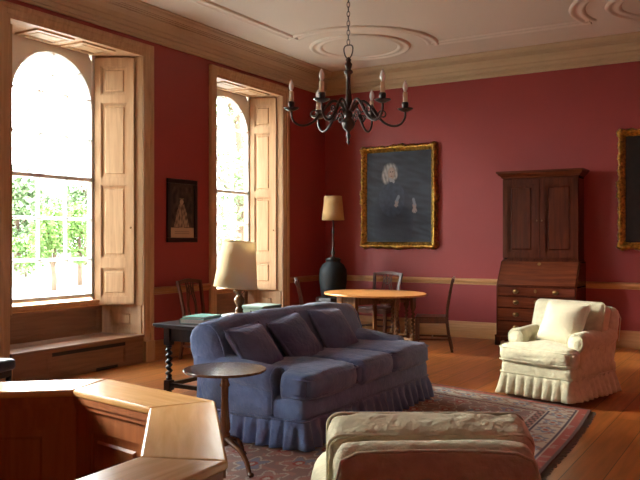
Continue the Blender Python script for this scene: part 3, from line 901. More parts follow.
def desk():
    H = .7; LX, LY = .82, 1.95
    t = thing('library_table', 'long blackened oak table with barley-twist legs behind the sofa', 'table', (1.95, 6.44, 0))
    tp = MB(); tp.box(-LX/2, LX/2, -LY/2, LY/2, H-.028, H); tp.box(-LX/2+.015, LX/2-.015, -LY/2+.015, LY/2-.015, H-.04, H-.028)
    tp.build('tabletop', 'darkoak', t, bevel=.008, seg=3)
    ap = MB(); a, b = LX/2-.11, LY/2-.11
    for s in (-1, 1):
        ap.box(-a, a, s*b-.012, s*b+.012, H-.17, H-.04); ap.box(s*a-.012, s*a+.012, -b, b, H-.17, H-.04)
    ap.build('apron', 'darkoak', t, bevel=.003)
    for x in (-a, a):
        for y in (-b, b):
            m = MB(); twisted_leg(m, x, y, H-.04, .07); m.build('leg', 'darkoak', t, auto=40)
    st = MB()
    for s in (-1, 1):
        st.box(-a, a, s*b-.02, s*b+.02, .085, .125); st.box(s*a-.02, s*a+.02, -b, b, .085, .125)
    st.build('stretcher', 'darkoak', t, bevel=.003)
desk()
def gateleg():
    H = .745
    t = thing('gateleg_table', 'golden oval drop-leaf dining table with twisted legs in front of the portrait', 'table', (1.70, 9.82, 0), math.radians(-22))
    A, B = .80, .68
    N = 72
    def arc(x0, x1):
        pts = []
        for i in range(N):
            a = 2*PI*i/N; x = A*math.cos(a); y = B*math.sin(a)
            pts.append((x, y))
        return pts
    def slab(x0, x1, name):
        xs = [x0+(x1-x0)*i/24 for i in range(25)]
        up = [(x, B*math.sqrt(max(0, 1-(x/A)**2))) for x in xs]; dn = [(x, -y) for x, y in reversed(up)]
        pl = up+dn; pl = [p for i, p in enumerate(pl) if i == 0 or (Vector(p)-Vector(pl[i-1])).length > 1e-4]
        m = MB(); m.prism(pl, H-.026, H)
        m.build(name, 'tabletop', t, bevel=.006)
    slab(-.2, .2, 'tabletop'); slab(.202, A-.0005, 'table_leaf'); slab(-A+.0005, -.202, 'table_leaf')
    ap = MB(); a, b = .15, .48
    for s in (-1, 1):
        ap.box(-a, a, s*b-.01, s*b+.01, H-.15, H-.026); ap.box(s*a-.01, s*a+.01, -b, b, H-.15, H-.026)
    ap.build('apron', 'walnut', t)
    for x, y in ((-a, -b), (a, -b), (-a, b), (a, b), (.6, -.12), (-.6, .12), (.56, .22), (-.56, -.2)):
        m = MB(); twisted_leg(m, x, y, H-.03, .055, 6); m.build('leg', 'walnut', t, auto=40)
    st = MB()
    for s in (-1, 1):
        st.box(-a, a, s*b-.015, s*b+.015, .09, .125); st.box(s*a-.015, s*a+.015, -b, b, .09, .125)
    st.build('stretcher', 'walnut', t)
    for x, y in ((.6, -.12), (-.6, .12), (.56, .22), (-.56, -.2)):
        sx = a if x > 0 else -a; yy = y*1.2
        g = MB(); g.bar((sx, yy, .105), (x, y, .105), .03); g.bar((sx, yy, H-.08), (x, y, H-.08), .03); g.bar((sx, yy, .09), (sx, yy, H-.065), .03)
        g.build('gate', 'walnut', t)
gateleg()

# ------------------------------------------------------------------ dining chairs
def make_chair(label, group=None):
    # front at -y
    t = thing('dining_chair', label, 'chair', (0, 0, 0), 0, group)
    s = MB(); s.loft([[(-.24, -.22, z), (.24, -.22, z), (.2, .2, z), (-.2, .2, z)] for z in (.445, .47)])
    s.build('seat', 'chairwood', t, bevel=.008, seg=3)
    r = MB()
    r.bar((-.22, -.2, .415), (.22, -.2, .415), .02, .06); r.bar((-.18, .19, .415), (.18, .19, .415), .02, .06)
    for k in (-1, 1): r.bar((k*.22, -.2, .415), (k*.185, .19, .415), .02, .06)
    r.build('seat_frame', 'chairwood', t)
    for k in (-1, 1):
        l = MB(); l.box(k*.22-.02, k*.22+.02, -.22, -.18, 0, .445); l.build('leg', 'chairwood', t, bevel=.003)
        bp = MB(); pts = [(k*.185, .27, 0), (k*.185, .225, .2), (k*.185, .195, .42), (k*.188, .205, .6), (k*.2, .24, .8), (k*.215, .28, .975)]
        for i in range(len(pts)-1):
            p, q_ = Vector(pts[i]), Vector(pts[i+1])
            w = .017
            bp.loft([[(c.x-w, c.y-w, c.z), (c.x+w, c.y-w, c.z), (c.x+w, c.y+w, c.z), (c.x-w, c.y+w, c.z)] for c in (p, q_)])
        bp.build('back_post', 'chairwood', t)
    tr = MB(); loops = []
    for i in range(13):
        u = i/12*2-1; z = .975+.012*math.cos(u*PI*1.0)-.0*u*u; y = .283+.012*(1-u*u)
        loops.append([(u*.235, y-.012, z-.028), (u*.235, y+.012, z-.028), (u*.235, y+.012, z+.022), (u*.235, y-.012, z+.022)])
    tr.loft(loops); tr.build('top_rail', 'chairwood', t, bevel=.004)
    sp = MB()
    def yz(z): return .195+(z-.44)*.165
    for k in (-1, 1):
        for off, amp in ((.028, .028), (.062, .02)):
            pts = []
            for i in range(19):
                u = i/18; z = .47+.49*u
                x = k*(off+amp*math.sin(u*PI*2-.6)*(1 if off < .05 else .9)+.02*u)
                pts.append((x, yz(z), z))
            sp.tube(pts, .009, 6)
    sp.tube([(.045*math.cos(a), yz(.86+.05*math.sin(a)), .86+.05*math.sin(a)) for a in [2*PI*i/20 for i in range(20)]], .008, 6, ring=True)
    sp.box(-.075, .075, yz(.46)-.01, yz(.46)+.012, .455, .49)
    sp.build('back_splat', 'chairwood', t, smooth=True)
    st = MB()
    for k in (-1, 1): st.bar((k*.22, -.2, .17), (k*.187, .23, .17), .016, .026)
    st.bar((-.2, .0, .17), (.2, .0, .17), .016, .026)
    st.bar((-.185, .22, .24), (.185, .22, .24), .016, .026)
    st.build('stretcher', 'chairwood', t)
    return t
ch = make_chair('brown wooden chair seen side-on at the right of the oval dining table')
ch.location = (2.62, 9.74, 0); ch.rotation_euler = (0, 0, -1.2)
for lab, p, rz in (
  ('brown splat-back chair between the oval dining table and the back wall', (1.36, 10.60, 0), -.12),
  ('wooden chair at the window side of the oval table, mostly hidden by the sofa', (1.56, 8.50, 0), 2.115),
  ('brown splat-back chair against the wall under the small print', (.50, 7.52, 0), PI/2),
):
    c = copy_tree(ch); c.location = p; c.rotation_euler = (0, 0, rz); c['label'] = lab
    if p[1] > 10: c.scale = (1.16, 1, 1)
# black seat by the window
st = thing('stool', 'black leather topped low stool by the near window, cut by the left edge', 'stool', (.93, 3.97, 0), .2); st.scale = (1, 1, .94)
MB().soft((.5, .5, .1), .035, crown=(0, 0, .02), n=12, wr=.006, Mx=T(0, 0, .47)).build('seat', 'black', st, smooth=True)
MB().box(-.22, .22, -.22, .22, .36, .43).build('seat_frame', 'blackwood', st, bevel=.004)
for x in (-.2, .2):
    for y in (-.2, .2):
        MB().lathe([(.014, 0), (.02, .1), (.024, .37)], 10, T(x, y, 0)).build('leg', 'blackwood', st, smooth=True)

# ------------------------------------------------------------------ bureau bookcase
def bureau():
    t = thing('bureau_bookcase', 'tall dark mahogany bureau bookcase with panelled doors and slant front, against the back wall', 'bureau', (3.76, Y1-.035, 0))
    W = 1.1; D = .55; U = .32     # local: back at y=0, front at -D
    lo = MB(); lo.box(-W/2, -W/2+.02, -D, 0, .14, .84); lo.box(W/2-.02, W/2, -D, 0, .14, .84)
    lo.box(-W/2, W/2, -D+.01, 0, .14, .18); lo.box(-W/2, W/2, -.02, 0, .14, 1.17); lo.box(-W/2, W/2, -D+.002, 0, .822, .84)
    for z in (.345, .525, .685): lo.box(-W/2+.02, W/2-.02, -D+.003, -.02, z, z+.012)
    for s in (-1, 1):   # slanted cheeks
        x0, x1 = sorted((s*W/2, s*(W/2-.02)))
        lo.loft([[(x, -D, .84), (x, 0, .84), (x, 0, 1.17), (x, -U-.01, 1.17)] for x in (x0, x1)])
    lo.box(-W/2, W/2, -U-.01, 0, 1.15, 1.17)
    lo.build('lower_case', 'mahog', t, bevel=.003)
    # base moulding and bracket feet
    bs = MB(); bs.box(-W/2-.02, W/2+.02, -D-.02, 0, .115, .145)
    bs.build('base_moulding', 'mahogx', t, bevel=.006)
    for x in (-1, 1):
        for y in (-D-.015, -.14):
            f = MB(); x0 = x*(W/2+.015)
            a, b = sorted((x0, x0-x*.17))
            w_ = x*.17
            f.prism([(x0, .115), (x0-w_, .115), (x0-w_, .09), (x0-w_*.75, .07), (x0-w_*.45, .055), (x0-w_*.4, 0), (x0, 0)], 0, .03, basis((0, y+.03, 0), (1, 0, 0), (0, 0, 1), (0, -1, 0)))
            a, b = sorted((x0, x0-x*.03)); f.box(a, b, y, y+.14, 0, .115)
            f.build('bracket_foot', 'mahog', t)
    zz = [(.18, .345), (.357, .525), (.537, .685), (.697, .822)]
    def handle(parent, x, z):
        h = MB()
        h.lathe([(0, 0), (.03, 0), (.03, .002), (0, .003)], 12, basis((x, -D-.012, z), (1.4, 0, 0), (0, 0, .9), (0, -1, 0)))
        h.tube([(x+.034*math.cos(a), -D-.028, z-.004+.026*math.sin(a)) for a in [PI+PI*i/10 for i in range(11)]], .0035, 6)
        for s in (-1, 1): h.tube([(x+s*.034, -D-.01, z), (x+s*.034, -D-.032, z)], .005, 6)
        h.build('handle', 'brass', parent, smooth=True)
    for a, b in zz:
        d = MB(); d.box(-W/2+.024, W/2-.024, -D-.008, -.05, a+.003, b-.003)
        for q in ((-W/2+.024, W/2-.024, a+.003, a+.009), (-W/2+.024, W/2-.024, b-.009, b-.003), (-W/2+.024, -W/2+.03, a, b), (W/2-.03, W/2-.024, a, b)):
            d.box(q[0], q[1], -D-.012, -D-.006, q[2]+.003 if q[3]-q[2] > .1 else q[2], q[3]-.003 if q[3]-q[2] > .1 else q[3])
        dr = d.build('drawer', 'mahogx', t)
        for x in (-.27, .27): handle(dr, x, (a+b)/2)
        MB().lathe([(0, 0), (.022, 0), (.02, .003), (0, .004)], 10, basis((0, -D-.011, (a+b)/2+.01), (.9, 0, 0), (0, 0, 1.3), (0, -1, 0))).build('escutcheon', 'brass', dr)
    # slant fall
    sl = MB(); p0 = Vector((-W/2+.022, -D-.004, .842)); v = Vector((0, D-U-.008, .325)); Ls = v.length; v.normalize()
    nn = Vector((1, 0, 0)).cross(v)
    if nn.y > 0: nn = -nn
    bsx = basis(p0, (1, 0, 0), v, nn)
    sl.box(0, W-.044, 0, Ls, -.018, .004, bsx); sl.box(0, W-.044, 0, .012, 0, .01, bsx)
    for x in (.0, W-.12): sl.box(x, x+.076, .012, Ls, .004, .006, bsx)
    so = sl.build('writing_fall', 'mahogx', t, bevel=.002)
    MB().lathe([(0, 0), (.025, 0), (.02, .003), (0, .004)], 12, bsx@T((W-.044)/2, Ls-.04, .004)).build('escutcheon', 'brass', so)
    # upper case
    uw = W-.05
    up = MB(); up.box(-uw/2, -uw/2+.02, -U, 0, 1.17, 2.34); up.box(uw/2-.02, uw/2, -U, 0, 1.17, 2.34)
    up.box(-uw/2, uw/2, -.015, 0, 1.17, 2.34); up.box(-uw/2, uw/2, -U, 0, 1.17, 1.2); up.box(-uw/2, uw/2, -U, 0, 2.31, 2.36)
    up.box(-uw/2-.01, uw/2+.01, -U-.012, 0, 1.17, 1.19)
    for s in (-1, 1):
        a, b = sorted((s*.04, s*(uw/2-.06))); up.box(a, b, -U-.004, -U+.004, 1.192, 1.212)
    up.build('upper_case', 'mahog', t, bevel=.003)
    for s in (-1, 1):
        d = MB(); a, b = sorted((s*.003, s*(uw/2-.004)))
        panelled(d, b-a, 1.1, [(.07, .07, b-a-.07, 1.03)], .028, basis((a, -U-.001, 1.22), (1, 0, 0), (0, 0, 1), (0, -1, 0)), field=True, inset=.02)
        do = d.build('door', 'mahog', t)
        MB().lathe([(.004, 0), (.004, .01), (.011, .016), (.008, .026), (.001, .028)], 10, basis((s*.035, -U-.024, 1.74), (1, 0, 0), (0, 0, 1), (0, -1, 0))).build('knob', 'brass', do, smooth=True)
    co = MB()
    pr = [(0, 2.34), (.012, 2.345), (.015, 2.36), (.03, 2.375), (.05, 2.39), (.06, 2.41), (.075, 2.415), (.075, 2.44), (0, 2.44)]
    lp = []
    for o_, z in pr: lp.append([(-uw/2-o_, 0, z), (-uw/2-o_, -U-.025-o_, z), (uw/2+o_, -U-.025-o_, z), (uw/2+o_, 0, z)])
    co.loft(lp); co.build('cornice', 'mahogx', t)
    t.scale = (1.02, 1, 1.02)
bureau()
SKY, SUN, SUNA, SUN_EL, SUN_AZ, EXPO = 13, 6.5, 13, 21, 12, 1.35
# ------------------------------------------------------------------ pictures
def gilt_frame(t, W, H, fw, mat='gold'):
    """local: x across, z up (0..H), front at -y"""
    mb = MB(); prof = [(0, .012), (.06, .02), (.12, .035), (.22, .03), (.34, .045), (.5, .06), (.66, .075), (.8, .06), (.92, .035), (1, .0)]
    iw, ih = W/2-fw, H/2-fw
    inner = [(-iw, -ih), (iw, -ih), (iw, ih), (-iw, ih)]; outer = [(-W/2, -H/2), (W/2, -H/2), (W/2, H/2), (-W/2, H/2)]
    loops = []
    s = 0
    for k in range(4):
        a, b = Vector(inner[k]), Vector(inner[(k+1) % 4]); c, d = Vector(outer[k]), Vector(outer[(k+1) % 4])
        N = int((b-a).length/.012)
        out = Vector(((0, -1), (1, 0), (0, 1), (-1, 0))[k])
        for i in range(N):
            u = i/N; lp = []
            ss = s+(b-a).length*u
            cor = 1 if min(u, 1-u) < .07 else 0; mid = 1 if abs(u-.5) < .07 else 0
            for v, h in prof:
                p = a.lerp(b, u).lerp(c.lerp(d, u), v)
                wob = (v**2)*(.022*abs(math.sin(ss*PI/.16))-.008+.005*math.sin(ss*2*PI/.047+1)+.008*noise.noise(Vector((ss*20, 3, 0)))+.018*cor*math.sin(min(u, 1-u)/.07*PI)+.018*mid)
                p = p+out*wob
                carve = (.014*abs(math.sin(ss*PI/.055+v*4))+.01*noise.noise(Vector((p.x*34, p.y*34, v*3)))+.012*(cor+mid)) if .15 < v < .97 else (.004*math.sin(ss*2*PI/.02) if .04 < v < .15 else 0)
                lp.append((p.x, -h-carve, H/2+p.y))
            lp.append((c.lerp(d, u).x, 0, H/2+c.lerp(d, u).y)); 
            loops.append(lp)
        s += (b-a).length
    mb.loft(loops, closed=False, ring=True)
    return mb.build('frame', mat, t, smooth=True)
def seg_d(p, a, b):
    ax, ay = a; bx, by = b; dx, dy = bx-ax, by-ay
    u = max(0, min(1, ((p[0]-ax)*dx+(p[1]-ay)*dy)/(dx*dx+dy*dy))); return math.hypot(p[0]-ax-dx*u, p[1]-ay-dy*u), u
def mixc(a, b, t):
    t = max(0, min(1, t)); return tuple(a[i]*(1-t)+b[i]*t for i in range(3))+(1,)
def portrait_col(u, v):          # u 0..1 left to right, v 0..1 bottom to top
    n = noise.noise(Vector((u*4, v*5, 2))); n2 = noise.noise(Vector((u*22, v*26, 5)))
    rip = noise.noise(Vector((u*5, v*26+u*5, 9)))
    c = mixc(lin((30, 35, 45)), lin((52, 59, 72)), .5+n*.4+n2*.15+rip*.9)
    e = math.hypot((u-.42)/.31, (v-.25)/.4)
    if e < 1: c = mixc(c, lin((34, 42, 58)), .55)
    if math.hypot((u-.40)/.2, (v-.48)/.2) < 1: c = mixc(c, lin((58, 66, 84)), .4+.6*n2)
    # wig
    d = min(math.hypot((u-.375)/.11, (v-.79)/.08), math.hypot((u-.31)/.07, (v-.73)/.085), math.hypot((u-.44)/.05, (v-.745)/.06))
    if d < 1.15: c = mixc(mixc(lin((166, 163, 158)), lin((108, 108, 110)), .4+n2+.4*math.sin(u*120+v*40)), c, (d-.75)/.4)
    f = math.hypot((u-.395)/.056, (v-.762)/.066)
    if f < 1:
        s = mixc(lin((182, 162, 148)), lin((124, 104, 96)), f*.5+max(0, (u-.4)*7))
        for ex in (.377, .413):
            if math.hypot((u-ex)/.011, (v-.775)/.006) < 1: s = lin((70, 58, 56))
        if abs(u-.4) < .005 and .745 < v < .772: s = lin((120, 98, 90))
        if math.hypot((u-.396)/.017, (v-.728)/.005) < 1: s = lin((118, 76, 70))
        c = s
    if math.hypot((u-.4)/.04, (v-.68)/.018) < 1 or seg_d((u, v), (.37, .7), (.43, .665))[0] < .014: c = lin((146, 150, 158))
    for ctr, fing in (((.475, .445), [(.445, .405), (.455, .395), (.47, .39), (.49, .40)]), ((.745, .4), [(.715, .335), (.735, .325), (.755, .325), (.775, .34)])):
        if math.hypot((u-ctr[0])/.03, (v-ctr[1])/.026) < 1 or any(seg_d((u, v*1.2), (ctr[0], ctr[1]*1.2), (q[0], q[1]*1.2))[0] < .0085 for q in fing):
            c = lin((140, 124, 120))
    for a, b in (((.48, .465), (.505, .5)), ((.745, .42), (.73, .465))):
        if seg_d((u, v), a, b)[0] < .02: c = lin((120, 124, 134))
    return c
def landscape_col(u, v):
    n = noise.noise(Vector((u*3, v*3, 8))); n2 = noise.noise(Vector((u*20, v*20, 5)))
    c = mixc(lin((28, 24, 22)), lin((50, 42, 36)), .5+n+n2*.3)
    if math.hypot((u-.5)/.28, (v-.25)/.45) < 1: c = mixc(lin((30, 26, 28)), lin((54, 40, 38)), .5+n2)
    if math.hypot((u-.5)/.07, (v-.75)/.085) < 1: c = lin((150, 120, 100))
    return c
def print_col(u, v):
    if u < .1 or u > .9 or v < .19 or v > .93:
        if .1 < u < .9 and .03 < v < .19:
            if v < .165 and v > .06 and (v*100) % 4 < 1 and abs(u-.5) < .3: return lin((130, 112, 92))
            return lin((186, 160, 128))
        return lin((186, 160, 128))if v < .19 else lin((60, 52, 48))
    n = noise.noise(Vector((u*8, v*9, 2)))
    c = mixc(lin((40, 34, 34)), lin((84, 72, 64)), .4+n)
    if math.hypot((u-.48)/.22, (v-.38)/.2) < 1 or (abs(u-.48) < .1+.5*(.62-v) and .2 < v < .62):
        c = mixc(lin((172, 150, 124)), lin((92, 78, 68)), .4+1.2*noise.noise(Vector((u*22, v*12, 4))))
    if math.hypot((u-.48)/.075, (v-.66)/.05) < 1: c = lin((184, 158, 130))
    if abs(u-.48) < .09 and .7 < v < .73: c = lin((130, 112, 90))
    return c
def canvas(t, W, H, fn, mat, y, N=110, z0=0):
    mb = MB(); m = int(N*H/W); vs = []; cols = []
    for j in range(m+1):
        for i in range(N+1):
            vs.append((-W/2+W*i/N, y, z0+H*j/m)); cols.append(fn(i/N, j/m))
    mb.v = vs; mb.cols = cols
    mb.f = [(j*(N+1)+i, j*(N+1)+i+1, (j+1)*(N+1)+i+1, (j+1)*(N+1)+i) for j in range(m) for i in range(N)]
    return mb.build('canvas', mat, t, solid=.003)
for x, lab, fn in ((1.385, 'oil portrait of a person in white wig and dark coat, in a carved gilt frame', portrait_col),
                   (5.42, 'dark oil painting in a carved gilt frame, cut off by the right edge', landscape_col)):
    t = thing('framed_portrait', lab, 'painting', (x, Y1-.004, 1.37))
    gilt_frame(t, 1.34, 1.66, .1)
    canvas(t, 1.16, 1.48, fn, 'painting', -.014, 160, z0=.09)
t = thing('framed_print', 'small engraving of a seated figure in a black frame between the windows', 'picture', (.003, 7.62, 1.47), PI/2)
f = MB(); W_, H_ = .58, .82
for a in ((-W_/2, W_/2, 0, .06), (-W_/2, W_/2, H_-.06, H_), (-W_/2, -W_/2+.06, .06, H_-.06), (W_/2-.06, W_/2, .06, H_-.06)):
    f.box(a[0], a[1], -.03, 0, a[2], a[3])
f.build('frame', 'blackwood', t, bevel=.006)
canvas(t, W_-.1, H_-.1, print_col, 'print', -.012, 60, z0=.05)

# ------------------------------------------------------------------ desk things
def shade(mb, r0, r1, h, z, Mx=None, n=40):
    mb.loft([[(r*math.cos(2*PI*k/n), r*math.sin(2*PI*k/n), zz) for k in range(n)] for r, zz in ((r0, z), (r0-(r0-r1)*.33, z+h*.33), (r0-(r0-r1)*.67, z+h*.67), (r1, z+h))], Mx, cap=False)
t = thing('table_lamp', 'turned wooden table lamp with large tilted linen shade on the dark table', 'lamp', (1.87, 6.40, .7))
MB().lathe([(.085, 0), (.09, .01), (.085, .03), (.05, .04), (.035, .06), (.045, .075), (.03, .09), (.028, .11), (.05, .15), (.058, .18), (.045, .205), (.028, .22), (.03, .235), (.06, .26), (.064, .275), (.05, .29), (.02, .3), (.015, .31)], 24).build('base', 'walnut', t, smooth=True)
Ms = T(-.035, -.02, .31)@R(math.radians(5), Vector((-.35, 1, 0)))
m = MB(); shade(m, .228, .17, .48, 0, Ms); so = m.build('lamp_shade', 'shade', t, smooth=True, solid=.003)
m = MB()
for r_, z_ in ((.228, .002), (.17, .478)): m.tube([(r_*math.cos(2*PI*k/40), r_*math.sin(2*PI*k/40), z_) for k in range(40)], .005, 6, Ms, ring=True)
m.build('trim', 'shade', so, smooth=True)
m = MB(); m.tube([(0, 0, .3), (0, 0, .42)], .012, 8); m.lathe([(.016, .36), (.018, .4), (.03, .44), (.03, .47), (.001, .5)], 14); 
for k in range(3): m.tube([(0, 0, .44), tuple(Ms@Vector((.2*math.cos(k*2.1), .2*math.sin(k*2.1), .12)))], .002, 5)
m.build('fitting', 'brass', t, smooth=True)

def book(loc, rz, sx, sy, sz, cover, label, name='book', n=1):
    t = thing(name, label, 'book', loc, rz)
    m = MB(); m.box(-sx/2, sx/2, -sy/2, sy/2, 0, .004); m.box(-sx/2, sx/2, -sy/2, sy/2, sz-.004, sz); m.box(-sx/2, -sx/2+.004, -sy/2, sy/2, 0, sz)
    m.build('cover', cover, t, bevel=.001)
    MB().box(-sx/2+.004, sx/2-.006, -sy/2+.005, sy/2-.005, .004, sz-.004).build('page_block', 'paper', t)
    return t
book((1.87, 5.80, .70), .15, .27, .36, .045, 'teal', 'thick book with pale pages lying under the thin teal book')
book((1.86, 5.82, .745), .1, .24, .33, .018, 'teal', 'thin teal covered book lying on top of the thicker book')
t = MB(); t.box(-.15, .13, -.1, .1, 0, .002); t.box(-.12, .15, -.11, .08, .002, .004)
o = t.build('loose_papers', 'paper'); o.location = (1.74, 6.14, .701); o.rotation_euler = (0, 0, .1)
o.location.z = .7006
tag(o, 'white loose papers spread flat on the dark table beside the lamp', 'paper')
t = thing('archive_box', 'flat grey-green box on the dark table to the right of the lamp', 'box', (1.80, 6.88, .7), .05)
MB().box(-.15, .15, -.19, .19, 0, .075).build('box_body', 'box', t, bevel=.003)
MB().box(-.155, .155, -.195, .195, .062, .088).build('lid', 'box', t, bevel=.004)
MB().lathe([(0, 0), (.012, 0), (.011, .004), (0, .005)], 10, basis((0, -.192, .03), (1, 0, 0), (0, 0, 1), (0, -1, 0))).build('clasp', 'iron', t)

# standing lamp and dark urn pedestal in the corner
t = thing('standing_lamp', 'tall slim lamp with tan drum shade in the far corner', 'lamp', (.66, 10.42, 1.2))
MB().lathe([(.11, 0), (.11, .015), (.03, .03), (.02, .06), (.035, .1), (.022, .14), (.014, .2), (.014, .4), (.022, .42), (.012, .45), (.01, .62)], 20).build('pole', 'darkoak', t, smooth=True)
m = MB(); shade(m, .178, .138, .38, .61); so = m.build('lamp_shade', 'shade2', t, smooth=True, solid=.003)
m = MB(); m.tube([(0, 0, .6), (0, 0, .95)], .006, 6)
for k in range(3): m.tube([(0, 0, .95), (.137*math.cos(k*2.094), .137*math.sin(k*2.094), .985)], .003, 5)
m.build('fitting', 'brass', t)
t = thing('urn_pedestal', 'dark green-black rounded urn on a cabinet base under the corner lamp', 'urn', (.66, 10.42, 0))
MB().lathe([(.17, .62), (.19, .64), (.2, .72), (.215, .84), (.22, .95), (.21, 1.04), (.17, 1.11), (.12, 1.15), (.11, 1.175), (.13, 1.185), (.12, 1.2), (0, 1.2)], 32).build('urn', 'darkgreen', t, smooth=True)
MB().lathe([(.29, 0), (.29, .08), (.27, .1), (.265, .5), (.28, .55), (.27, .6), (.16, .625), (0, .625)], 8, R(PI/8)).build('pedestal', 'darkoak', t, bevel=.005)

# ------------------------------------------------------------------ chandelier
def chandelier():
    cx, cy = 3.46, 5.88
    t = thing('chandelier', 'dark metal six-arm chandelier with candle bulbs hanging on a chain', 'chandelier', (cx, cy, 2.33))
    B = MB()
    prof = [(.001, 0), (.008, .015), (.016, .03), (.008, .045), (.014, .06), (.022, .085), (.012, .11), (.018, .125), (.045, .15), (.06, .185), (.05, .22), (.03, .24), (.04, .255), (.035, .28),
            (.022, .3), (.024, .34), (.034, .38), (.026, .42), (.02, .5), (.018, .58), (.02, .62), (.04, .635), (.04, .65), (.02, .665), (.03, .69), (.034, .71), (.018, .73), (.026, .75), (.01, .77), (.001, .775)]
    B.lathe(prof, 20); B.build('stem', 'iron', t, smooth=True)
    c = MB(); c.tube([(.045*math.cos(a), 0, .83+.06*math.sin(a)+.012*math.cos(2*a)) for a in [2*PI*i/24 for i in range(24)]], .006, 6, ring=True)
    z = .905; k = 0
    while z < CH-2.33-.03:
        Mx = T(0, 0, z)@R((k % 2)*PI/2+.3)
        c.tube([(.013*math.cos(a), 0, .026*math.sin(a)) for a in [2*PI*i/12 for i in range(12)]], .0035, 5, Mx, ring=True)
        z += .041; k += 1
    c.build('chain', 'iron', t, smooth=True)
    MB().lathe([(0, 1.90), (.02, 1.90), (.05, 1.93), (.06, 1.955), (.06, 1.96), (0, 1.96)], 20).build('ceiling_cap', 'iron', t, smooth=True)
    R0 = .5
    first = None
    for k in range(6):
        a = math.radians(31.2+2+60*k)
        if first is None:
            ar = MB()
            pts = []
            ctrl = [(.03, .3), (.08, .37), (.14, .385), (.2, .33), (.26, .25), (.33, .19), (.4, .17), (.46, .19), (.495, .24), (.5, .3)]
            for i in range(len(ctrl)-1):
                p0 = ctrl[max(i-1, 0)]; p1 = ctrl[i]; p2 = ctrl[i+1]; p3 = ctrl[min(i+2, len(ctrl)-1)]
                for s in range(4):
                    u = s/4
                    f = lambda A, B_, C_, D_: .5*((2*B_)+(-A+C_)*u+(2*A-5*B_+4*C_-D_)*u*u+(-A+3*B_-3*C_+D_)*u**3)
                    pts.append((f(p0[0], p1[0], p2[0], p3[0]), 0, f(p0[1], p1[1], p2[1], p3[1])))
            pts.append((.5, 0, .3))
            ar.tube(pts, [.013-.004*i/len(pts) for i in range(len(pts))], 8)
            # scrolls
            for (ox, oz, rr, sg) in ((.13, .25, .055, 1), (.3, .27, .04, -1)):
                sp = []
                for i in range(34):
                    th = i/33*PI*2.6; r_ = rr*(1-i/33*.8)
                    sp.append((ox+sg*r_*math.cos(th), 0, oz+r_*math.sin(th)))
                ar.tube(sp, [.007-.003*i/33 for i in range(34)], 6)
            # leaf
            ar.loft([[(.2+.02*q, -.02*math.sin(PI*q/5)-.001, .35-.03*q), (.2+.02*q, .02*math.sin(PI*q/5)+.001, .35-.03*q), (.205+.02*q, 0, .365-.03*q)] for q in range(6)])
            arm = ar.build('arm', 'iron', t, smooth=True); first = arm
            d = MB(); d.lathe([(.012, .295), (.03, .3), (.06, .315), (.07, .325), (.055, .322), (.022, .318), (.02, .33), (.028, .345), (.03, .375), (.024, .38)], 16, T(.5, 0, 0)); 
            d.build('drip_pan', 'iron', arm, smooth=True)
            MB().lathe([(.0205, .375), (.0195, .468), (.012, .471), (0, .471)], 14, T(.5, 0, 0)).build('candle_tube', 'candle', arm, smooth=True)
            MB().lathe([(.01, .468), (.013, .478), (.022, .5), (.024, .515), (.021, .535), (.01, .562), (.001, .575)], 14, T(.5, 0, 0)).build('bulb', 'bulb', arm, smooth=True)
            arm.rotation_euler = (0, 0, a)
        else:
            c2 = copy_tree(first, t); c2.rotation_euler = (0, 0, a)
chandelier()

# ------------------------------------------------------------------ outside
struct('unseen_bounce_slab', MB().box(-24, -WT-.02, -30, 40, -.7, -.68), 'stone')  # pale slab hidden below the sills, added to bounce daylight onto the ceiling
struct('terrain', MB().box(-160, -WT-.02, -80, 160, -1.2, -.7), 'lawn')
def tree(name, label, loc, h, r, mat, seed, n=2600, trunk=.15, crown=.62, leaf=.11, cat='tree'):
    rnd = random.Random(seed)
    t = thing(name, label, cat, loc, 0, None)
    tr = MB(); pts = [(0, 0, -.1)]
    for i in range(1, 7): pts.append((rnd.uniform(-.1, .1)*i/3*trunk*4, rnd.uniform(-.1, .1)*i/3*trunk*4, h*crown*i/6*1.2))
    tr.tube(pts, [trunk*(1-.12*i) for i in range(7)], 8)
    for k in range(7):
        a = k*2.4; b0 = pts[2+k % 4]
        tr.tube([b0, (b0[0]+r*.3*math.cos(a), b0[1]+r*.3*math.sin(a), b0[2]+h*.13), (b0[0]+r*.6*math.cos(a), b0[1]+r*.6*math.sin(a), b0[2]+h*.2)], [trunk*.4, trunk*.25, trunk*.1], 6)
    tr.build('trunk', 'bark', t, smooth=True)
    f = MB()
    cl = []
    for k in range(16):
        a = rnd.uniform(0, 2*PI); rr = r*.7*math.sqrt(rnd.random()); zz = h*(1-crown*.5)+h*crown*.42*rnd.uniform(-1, 1)
        cl.append((rr*math.cos(a), rr*math.sin(a), zz, r*rnd.uniform(.3, .5)))
    for i in range(n):
        c = cl[i % 16]
        v = Vector((rnd.gauss(0, 1), rnd.gauss(0, 1), rnd.gauss(0, 1))).normalized()*c[3]*rnd.uniform(.6, 1)
        p = Vector(c[:3])+v
        a1, a2 = rnd.uniform(0, 6.28), rnd.uniform(-1, 1)
        e = Vector((math.cos(a1), math.sin(a1), a2)).normalized()*leaf; g = e.cross(Vector((rnd.uniform(-1, 1), rnd.uniform(-1, 1), rnd.uniform(-1, 1)))).normalized()*leaf*.5
        f.add([p-e, p+g, p+e, p-g], [(0, 1, 2, 3)])
    tag(f.build('foliage', mat, t), kind='stuff')
    return t
GZ = -.7
def gp(px, t):
    k = (px-320)/767
    return (6.73+t*(-.518+.855*k), t*(.855+.518*k), GZ)
